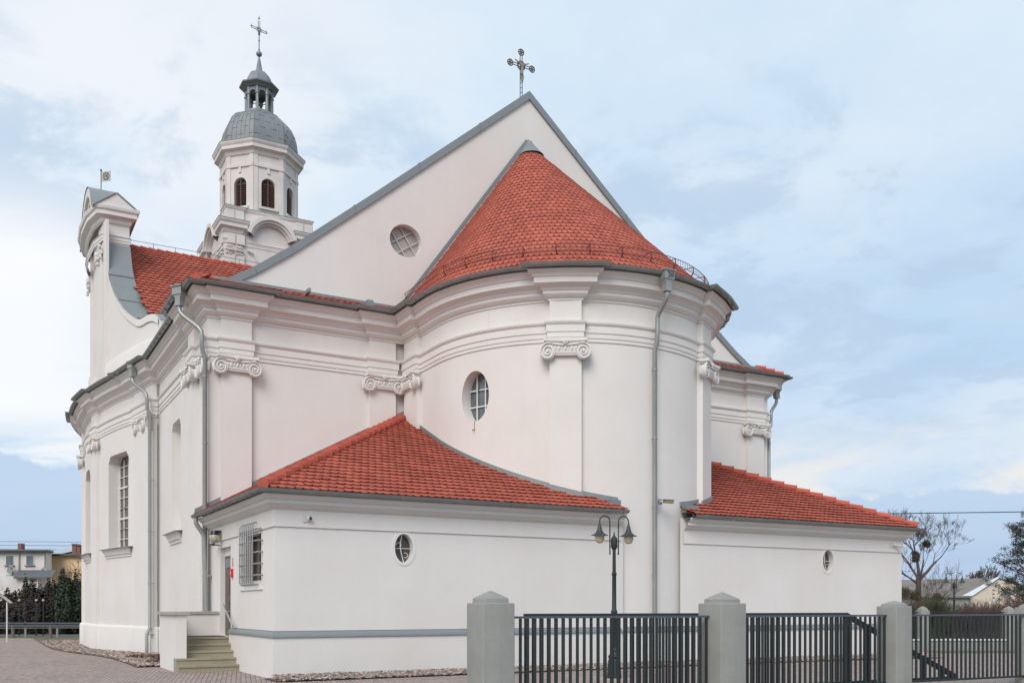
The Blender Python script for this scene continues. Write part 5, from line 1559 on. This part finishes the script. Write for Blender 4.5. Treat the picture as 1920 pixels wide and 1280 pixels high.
# dark branches poking in at the left picture edge belong to a spruce
def foliage(m, c, rx, ry, rz, n, s, rg, lump=0.25, hollow=.35, shape=None):
    for k in range(n):
        v = Vector((rg.gauss(0, 1), rg.gauss(0, 1), rg.gauss(0, 1))).normalized(); q = hollow + (1 - hollow) * rg.random() ** .5
        nn_ = noise.noise(Vector((v.x * 2.2 + c[0], v.y * 2.2 + c[1], v.z * 2.2)))
        q *= 1 + lump * nn_ * 2
        x, y, z = v.x * rx * q, v.y * ry * q, v.z * rz * q
        if shape: f = shape(z / rz); x *= f; y *= f
        p = Vector((c[0] + x, c[1] + y, c[2] + z)); a = Vector((rg.uniform(-1, 1), rg.uniform(-1, 1), rg.uniform(-.3, 1))).normalized() * s * rg.uniform(.6, 1.4); b = a.cross(v + Vector((.1, .2, .3))).normalized() * s * .45
        m.face([p - a * .5, p + b, p + a * .5, p - b])
def cone_shape(t): return max(.15, 1.0 - max(0, t) * .45)
CONM = [mat('conifer_green', (.035, .055, .035), .9, icols=[(.03, .05, .035), (.045, .065, .04), (.02, .035, .027), (.055, .07, .035)]),
        mat('conifer_olive', (.06, .062, .03), .9, icols=[(.06, .06, .028), (.04, .045, .022), (.08, .075, .035), (.05, .04, .025)]),
        mat('conifer_brown', (.05, .035, .04), .9, icols=[(.05, .035, .04), (.035, .028, .03), (.04, .045, .035), (.07, .05, .05)])]
def conifer(x, y, h, w, mi, seed, label):
    rg = random.Random(seed); t = empty('conifer', (x, y, -.25), 0, label, 'conifer', 'conifer hedge along the road')
    m = MB(); m.tube([(0, 0, -.2), (0, 0, h * .8)], [.09, .02], 6); m.build('trunk', BARK, t)
    m = MB(); foliage(m, (0, 0, h * .48), w * 1.12, w * .85, h * .52, 4600, .17, rg, .3, .3, cone_shape)
    for k in range(3):
        a = rg.uniform(0, 6.28); foliage(m, (w * .35 * math.cos(a), w * .3 * math.sin(a), h * .78), .22, .22, h * .2, 160, .14, rg, .2, .2, cone_shape)
    m.build('crown', CONM[mi], t, smooth=False, weld=False)
HY = 66
cl = [(-40, 3.2, 1.0, 0, 'dark green conifer cut by the left picture edge'), (10, 2.9, .95, 2, 'low brownish conifer right of the picture edge'), (37, 3.7, .95, 1, 'olive columnar conifer in front of the white extension'),
      (66, 3.3, .9, 2, 'brownish round conifer under the extension window'), (87, 3.6, .75, 2, 'slim pointed brown conifer with a small white spot'), (104, 4.0, .85, 1, 'pointed olive conifer at the edge of the yellow house'),
      (122, 4.1, .8, 0, 'tall pointed green conifer before the yellow wall'), (138, 4.0, .9, 0, 'broad green conifer next to the bare tree'), (156, 4.05, .95, 0, 'green conifer partly hidden by the church'), (176, 4.0, .9, 0, 'green conifer hidden behind the church wall')]
for k, (px, h, w, mi, lab) in enumerate(cl): conifer(px2x(px, HY), HY + (k % 3) * .5, h, w, mi, 40 + k, lab)
# dark underplanting below the conifers
ug_ = MB(); rg = random.Random(77)
for k in range(16): foliage(ug_, (px2x(-40 + k * 15, HY) , HY + .6, .9), .9, .6, 1.5 + .25 * math.sin(k * 2.3), 1500, .17, rg, .4, .15)
tag(ug_.build('hedge_undergrowth', CONM[2], smooth=False, weld=False), 'dark low undergrowth filling the foot of the conifer hedge', 'undergrowth', kind='stuff')
# pine at the right edge
pn = empty('pine_tree', (px2x(1965, 55), 55, -.25), 0, 'dark pine with layered branches at the right picture edge', 'pine tree')
rg = random.Random(31)
m = MB(); m.tube([(0, 0, -.3), (.1, 0, 3), (0, 0, 7.2)], [.26, .2, .05], 8)
cm = MB()
PINE = mat('pine_needles', (.035, .047, .04), .9, icols=[(.045, .058, .055), (.07, .08, .07), (.035, .045, .042), (.09, .085, .075)])
for k in range(46):
    z = 1.9 + 5.2 * rg.random() ** .9; a = rg.uniform(0, 2 * PI) if k % 3 else PI + rg.uniform(-.7, .7)
    l = 3.7 * math.sqrt(max(.04, 1 - ((z - 3.3) / 4.1) ** 2)) * rg.uniform(.45, 1.05)
    e = Vector((math.cos(a) * l, math.sin(a) * l * .7, z + rg.uniform(-.2, .9))); s_ = Vector((0, 0, max(1.2, z - l * .35)))
    mid = s_.lerp(e, .5) + Vector((rg.uniform(-.2, .2), 0, rg.uniform(-.2, .1)))
    m.tube([s_, mid, e], [.05, .03, .01], 5)
    for j in range(7):
        q = mid.lerp(e, rg.uniform(-.1, 1.1)) + Vector((rg.uniform(-.35, .35), rg.uniform(-.35, .35), rg.uniform(-.15, .3)))
        m.tube([mid.lerp(e, .4), q], [.015, .006], 3)
        foliage(cm, q, .32, .32, .22, 62, .07, rg, .5, .05)
m.build('trunk', BARK, pn); cm.build('crown', PINE, pn, smooth=False, weld=False)
# brown leafless shrubs behind the far fence
def shrub(x, y, h, w, n, seed, label, mtl):
    rg = random.Random(seed); t = empty('shrub', (x, y, -.25), 0, label, 'shrub', 'leafless shrubs behind the far fence')
    m = MB()
    for k in range(n):
        a = rg.uniform(0, 2 * PI); q = Vector((rg.uniform(-w, w) * .7, rg.uniform(-.5, .5), 0))
        grow(m, q, (math.cos(a) * .45, math.sin(a) * .4, 1), h * rg.uniform(.28, .45), .02, 3, rg, .5, .12, 3, shrink=.7, minr=.007)
    m.build('branches', mtl, t, weld=False)
SH1 = mat('shrub_brown', (.13, .085, .07), .95); SH2 = mat('shrub_reddish', (.14, .085, .085), .95); SH3 = mat('shrub_green', (.07, .075, .04), .95)
for k, (px, y, h, w, n, lab, mt) in enumerate([(1700, 54, 2.5, 1.2, 60, 'dense brown shrub against the annex corner', SH1), (1735, 56, 2.3, 1.2, 60, 'brown leafless shrub at the foot of the bare tree', SH1), (1752, 52, 2.6, .7, 60, 'narrow greenish shrub left of the distant lamp', SH3),
     (1778, 55, 1.9, 1.2, 55, 'low reddish shrub behind the distant lamp post', SH2), (1812, 53, 1.9, 1.2, 55, 'low reddish shrub right of the distant lamp post', SH2), (1850, 52, 2.3, 1.3, 70, 'wide brown leafless shrub in front of the cream gable', SH1), (1890, 53, 2.3, 1.2, 60, 'brown leafless shrub above the far right pillar', SH1), (1925, 52, 2.4, 1.2, 60, 'brown leafless shrub cut by the right picture edge', SH2)]):
    shrub(px2x(px, y), y, h, w, n, 60 + k, lab, mt)
hb = MB(); rg = random.Random(78)
for k in range(16): foliage(hb, (px2x(1690 + k * 17, 58), 58, .6), 1.0, .5, 1.0, 600, .16, rg, .4, .2)
tag(hb.build('shrub_thicket', mat('thicket', (.09, .065, .05), .95, icols=[(.09, .08, .05), (.08, .09, .045), (.12, .10, .065), (.06, .065, .04)]), smooth=False, weld=False), 'brown thicket filling the ground under the leafless shrubs', 'thicket', kind='stuff')

# ------------------------------------------------------------------ buildings far off
HW = mat('house_white', (.70, .68, .67), .9, vscale=.6, col2=(.52, .47, .45), f2=.9, spec=.2)
HYE = mat('house_yellow', (.80, .58, .36), .9, vscale=.4, col2=(.76, .54, .33), f2=.8, spec=.2)
RF = mat('felt_roof', (.10, .11, .115), .85, vscale=2, col2=(.14, .15, .155), f2=.8)
BRK = mat('chimney_brick', (.28, .12, .085), .9, vscale=6, col2=(.16, .09, .075), f2=.9)
hx = lambda px, y=80: px2x(px, y)
z80 = lambda py, y=80: 1.6 + (1138 - py) / 1772 * y
wh = empty('white_house', (hx(20), 80, -.25), 0, 'white two storey house with flat dark roof and small grey lean-to, far left', 'house')
O = lambda x, z: (x - hx(20), z + .25)
def hbox(m, px0, px1, y0, y1, py0, py1, ref=80):
    m.box(hx(px0, ref) - hx(20), hx(px1, ref) - hx(20), y0 - 80, y1 - 80, z80(py1, ref) + .25, z80(py0, ref) + .25)
m = MB(); hbox(m, -160, 86, 80, 81, 1035, 1200); m.build('wall', HW, wh, smooth=False)
m = MB(); hbox(m, -165, 90, 79.6, 81, 1031, 1035); a = hx(-165) - hx(20); b = hx(90) - hx(20)
m.face([(a, -.5, z80(1033) + .25), (b, -.5, z80(1033) + .25), (b - .3, 2.5, z80(1026) + .25), (a, 2.5, z80(1024) + .25)]); m.build('roof', RF, wh, smooth=False)
m = MB(); hbox(m, 29, 93, 78, 80, 1081, 1200); m.build('lean_to_wall', HW, wh, smooth=False)
m = MB(); q = [hx(25, 77.6) - hx(20), hx(98, 77.6) - hx(20), hx(106, 80) - hx(20), hx(34, 80) - hx(20)]
lo_z, hi_z = z80(1081, 77.6) + .25, z80(1068, 80) + .25
m.face([(q[0], -2.4, lo_z), (q[1], -2.4, lo_z), (q[2], -.02, hi_z), (q[3], -.02, hi_z)]); m.face([(q[0], -2.4, lo_z - .12), (q[1], -2.4, lo_z - .12), (q[1], -2.4, lo_z), (q[0], -2.4, lo_z)]); m.face([(q[1], -2.4, lo_z - .12), (q[2], -.02, hi_z - .12), (q[2], -.02, hi_z), (q[1], -2.4, lo_z)])
m.build('lean_to_roof', RF, wh, smooth=False)
for (p0, p1, y0, y1, yy, kind) in ((12, 25, 1041, 1058, 80, 0), (50, 63, 1041, 1058, 80, 0), (12, 25, 1076, 1091, 80, 1), (-40, -27, 1041, 1058, 80, 0)):
    w = empty('window', (0, 0, 0), parent=wh)
    m = MB(); hbox(m, p0 - .8, p1 + .8, yy - .05, yy, y0 - .8, y1 + .8); m.build('frame', WHITEF, w, smooth=False)
    m = MB(); hbox(m, p0, p1, yy - .07, yy - .04, y0, y1); m.build('pane', GLASS if kind == 0 else mat('roller_blind', (.42, .44, .43), .6), w, smooth=False)
    m = MB(); hbox(m, p0 - 3, p1 + 3, yy - .18, yy, y1 + 1, y1 + 2.2); m.build('sill', BRK if kind == 0 else WHITEF, w, smooth=False)
w = empty('window', (0, 0, 0), parent=wh)
m = MB(); m.box(hx(56, 78) - hx(20), hx(71, 78) - hx(20), -2.06, -2.0, z80(1100, 78) + .25, z80(1084, 78) + .25); m.build('pane', GLASS, w, smooth=False)
m = MB(); 
for zz in (1084, 1091.5, 1100): m.box(hx(56, 78) - hx(20), hx(71, 78) - hx(20), -2.1, -2.03, z80(zz, 78) + .21, z80(zz, 78) + .29)
for pp_ in (56, 63.5, 71): m.box(hx(pp_, 78) - hx(20) - .04, hx(pp_, 78) - hx(20) + .04, -2.1, -2.03, z80(1100, 78) + .25, z80(1084, 78) + .25)
m.build('frame', WHITEF, w, smooth=False)
m = MB(); hbox(m, 10, 17, 82, 82.6, 1015, 1030); m.build('chimney', BRK, wh, smooth=False)
m = MB(); m.lathe([(.1, z80(1029)), (.25, z80(1026)), (.25, z80(1024)), (.1, z80(1023))], 10, (hx(26) - hx(20), 1)); m.build('roof_vent', RF, wh)
m = MB(); x = hx(37) - hx(20); m.tube([(x, -.1, z80(1033) + .2), (x, -.1, z80(1069) + .25)], .05, 6); x = hx(85) - hx(20); m.tube([(x, -.1, z80(1033) + .2), (x, -.1, z80(1062) + .25), (x - .3, -.1, z80(1068) + .25)], .04, 6); m.build('downpipe', PIPE, wh)
dsh = empty('satellite_dish', (hx(26), 79.6, z80(1068)), 0, 'grey satellite dish on the white house beside the lean-to roof', 'satellite dish')
m = MB(); m.lathe([(.02, .02), (.2, .04), (.38, .12)], 14); o = m.build('dish', ZINC, dsh); o.rotation_euler = (R(75), 0, R(-25))
m = MB(); m.tube([(0, .3, -.4), (0, 0, 0), (.15, -.35, .25)], .03, 5); m.build('bracket', IRON, dsh)
yh = empty('yellow_house', (hx(120, 83), 83, -.25), 0, 'yellow rendered house with dark roof and brick chimneys behind the conifers', 'house')
c0 = hx(120, 83)
def ybox(m, px0, px1, y0, y1, py0, py1): m.box(hx(px0, 83) - c0, hx(px1, 83) - c0, y0, y1, z80(py1, 83) + .25, z80(py0, 83) + .25)
m = MB(); ybox(m, 90, 300, 0, 8, 1042, 1200); m.build('wall', HYE, yh, smooth=False)
m = MB(); ybox(m, 86, 90, -.02, 4, 1040, 1200); m.build('side_wall', GREYP, yh, smooth=False)
m = MB(); ybox(m, 88, 302, -.4, 0, 1038, 1042); a, b = hx(88, 83) - c0, hx(302, 83) - c0
m.face([(a, -.42, z80(1040, 83) + .25), (b, -.42, z80(1040, 83) + .25), (b, 5, z80(1031, 83) + .6), (a, 5, z80(1028, 83) + .6)]); m.build('roof', RF, yh, smooth=False)
m = MB(); a, b = hx(88, 83) - c0, hx(130, 83) - c0
m.face([(a, -.44, z80(1039, 83) + .27), (b - .6, -.44, z80(1039, 83) + .27), (b, 4, z80(1029, 83) + .65), (a - .3, 4, z80(1030, 83) + .65)]); m.build('sheet_metal_patch', mat('sheet_metal', (.30, .36, .42), .35, .4, vscale=1.5, col2=(.45, .5, .55), f2=.9), yh, smooth=False)
for p0, p1, t_ in ((125, 133, 1018), (134, 140, 1020)):
    m = MB(); ybox(m, p0, p1, 1, 1.8, t_, 1040); ybox(m, p0 - .4, p1 + .4, .9, 1.9, t_ - .5, t_ + 1.5); m.build('chimney', BRK, yh, smooth=False)
# shed
SHR = mat('shed_roof', (.21, .19, .175), .9, vscale=.8, col2=(.15, .135, .125), f2=.9, streak=.4)
SHW = mat('shed_cream', (.62, .53, .42), .9, vscale=1, col2=(.55, .46, .36), f2=.8)
zz_ = lambda py, y: 1.6 + (1138 - py) / 1772 * y
sh = empty('shed', (px2x(1830, 88), 88, -.25), 0, 'long low shed with grey roof and cream gable end behind the shrubs', 'shed')
ox, oy = px2x(1830, 88), 88
def sw(px, y, py): return (px2x(px, y) - ox, y - oy, zz_(py, y) + .25)
a0, a1 = sw(1640, 88, 1117), sw(1822, 88, 1117); r0, r1 = sw(1650, 96, 1087), sw(1874, 93, 1083); e2 = sw(1990, 97, 1117)
m = MB(); m.face([a0, a1, r1, r0]); m.face([(a0[0], a0[1], a0[2] - .15), (a1[0], a1[1], a1[2] - .15), a1, a0]); m.face([r0, r1, (e2[0], e2[1], e2[2]), (r0[0], r0[1] + 8, e2[2])]); m.build('roof', SHR, sh, smooth=False)
m = MB(); m.face([(a1[0] - .02, a1[1] + .1, -.2), (e2[0], e2[1], -.2), (e2[0], e2[1], e2[2] - .1), (r1[0], r1[1] + .1, r1[2] - .1), (a1[0] - .02, a1[1] + .1, a1[2] - .1)]); m.build('gable_wall', SHW, sh, smooth=False)
m = MB(); m.face([(a0[0], a0[1] + .3, -.2), (a1[0], a1[1] + .3, -.2), (a1[0], a1[1] + .3, a1[2] - .1), (a0[0], a0[1] + .3, a0[2] - .1)]); m.build('side_wall', GREYP, sh, smooth=False)
m = MB(); A_, B_ = Vector(a1), Vector(r1); w_ = Vector((-1.0, .0, 0))
m.face([A_ + w_ * .9 + Vector((0, 0, .03)), A_ + Vector((.05, -.05, .03)), B_ + Vector((0, -.1, .05)), B_ + w_ * .35 + Vector((0, 0, .05))]); m.build('verge_sheet', mat('verge_pale', (.58, .60, .62), .6), sh, smooth=False)
# fence posts with wire before the shed
for k, px in enumerate((1863, 1895)):
    p = empty('concrete_post', (px2x(px, 70), 70, -.25), 0, ('red and white banded post in front of the cream gable', 'red and white banded post nearer the right picture edge')[k], 'post', 'banded posts before the shed')
    m = MB(); m.box(-.05, .05, -.05, .05, 0, 3.3); m.build('shaft', WHITEF, p, smooth=False)
    for j in range(3): 
        m = MB(); m.box(-.055, .055, -.055, .055, 2.5 + j * .28, 2.62 + j * .28); m.build('band', BRK, p, smooth=False)
# ------------------------------------------------------------------ left foreground furniture
gr_ = empty('guardrail', (-45, 59.5, -.25), 0, 'grey steel guardrail in front of the conifer hedge', 'guardrail')
m = MB(); prof = [(0, .55), (-.05, .58), (-.05, .63), (0, .68), (0, .72), (-.05, .77), (-.05, .82), (0, .85)]
m.grid([[(x, y, z + .05) for y, z in prof] for x in (0, 18.6)]); m.build('beam', mat('rail_steel', (.085, .09, .11), .5, .3), gr_)
for k in range(10):
    m = MB(); m.box(k * 2 + .3, k * 2 + .4, .0, .1, -.1, .8); m.build('post', ZINC, gr_, smooth=False)
m = MB(); m.tube([(18.6, -.05, .68), (18.9, -.15, .70)], .10, 8); m.tube([(18.6, -.05, .86), (18.9, -.15, .88)], .09, 8); m.build('end_terminal', WPL, gr_)
OLDW = mat('old_wood', (.13, .12, .10), .9)
wf_ = empty('wooden_fence', (-45, 57.8, -.25), 0, 'low weathered wooden rail fence at the edge of the paving', 'fence')
m = MB(); m.tube([(0, 0, .52), (19.5, 0, .60)], .035, 6); m.build('rail', OLDW, wf_)
for k in range(9):
    m = MB(); m.box(.6 + k * 2.3, .75 + k * 2.3, -.07, .07, -.1, .72); m.build('post', OLDW, wf_, smooth=False)
sgn = empty('path_lamp', (px2x(13, 50), 50, -.25), 0, 'white post with slanted solar panel head at the left picture edge', 'path lamp')
m = MB(); m.tube([(0, 0, 0), (0, 0, 2.15)], .04, 8); m.build('post', WPL, sgn)
m = MB(); m.box(-.28, .28, -.12, .12, -.03, .03); o = m.build('panel', SILV, sgn, smooth=False); o.location = (.02, 0, 2.25); o.rotation_euler = (0, R(38), 0)
for k, (px, lab) in enumerate(((36, 'thin dark lamp post with a pale globe, leftmost before the hedge'), (68, 'thin dark lamp post with a pale globe, middle one before the hedge'), (81, 'thin dark lamp post with a pale globe, rightmost before the hedge'))):
    p = empty('globe_lamp', (px2x(px, 61), 61, -.25), 0, lab, 'lamp post', 'globe lamps before the hedge')
    m = MB(); m.tube([(0, 0, 0), (0, 0, 2.2)], .035, 6); m.build('post', IRON, p)
    m = MB(); m.ball((0, 0, 2.30), .085, 10, 7); m.build('globe', SILV, p)
# overhead lines
m = MB(); m.tube([(px2x(1500, 45), 45, z80(966, 45)), (px2x(1700, 45), 45, z80(962, 45)), (px2x(1920, 44), 44, z80(959, 44)), (px2x(2400, 40), 40, z80(945, 40))], .022, 5)
tag(m.build('overhead_cable', IRON), 'thick overhead cable crossing the sky above the bare tree', 'cable')
for k, py in enumerate((1015, 1022)):
    m = MB(); m.tube([(px2x(-300, 76), 76, z80(py - 2, 76)), (px2x(80, 76), 76, z80(py, 76)), (px2x(300, 76), 76, z80(py + 2, 76))], .016, 4)
    tag(m.build('overhead_wire', IRONB), ('upper thin wire over the roofs of the far left houses', 'lower thin wire over the roofs of the far left houses')[k], 'wire')
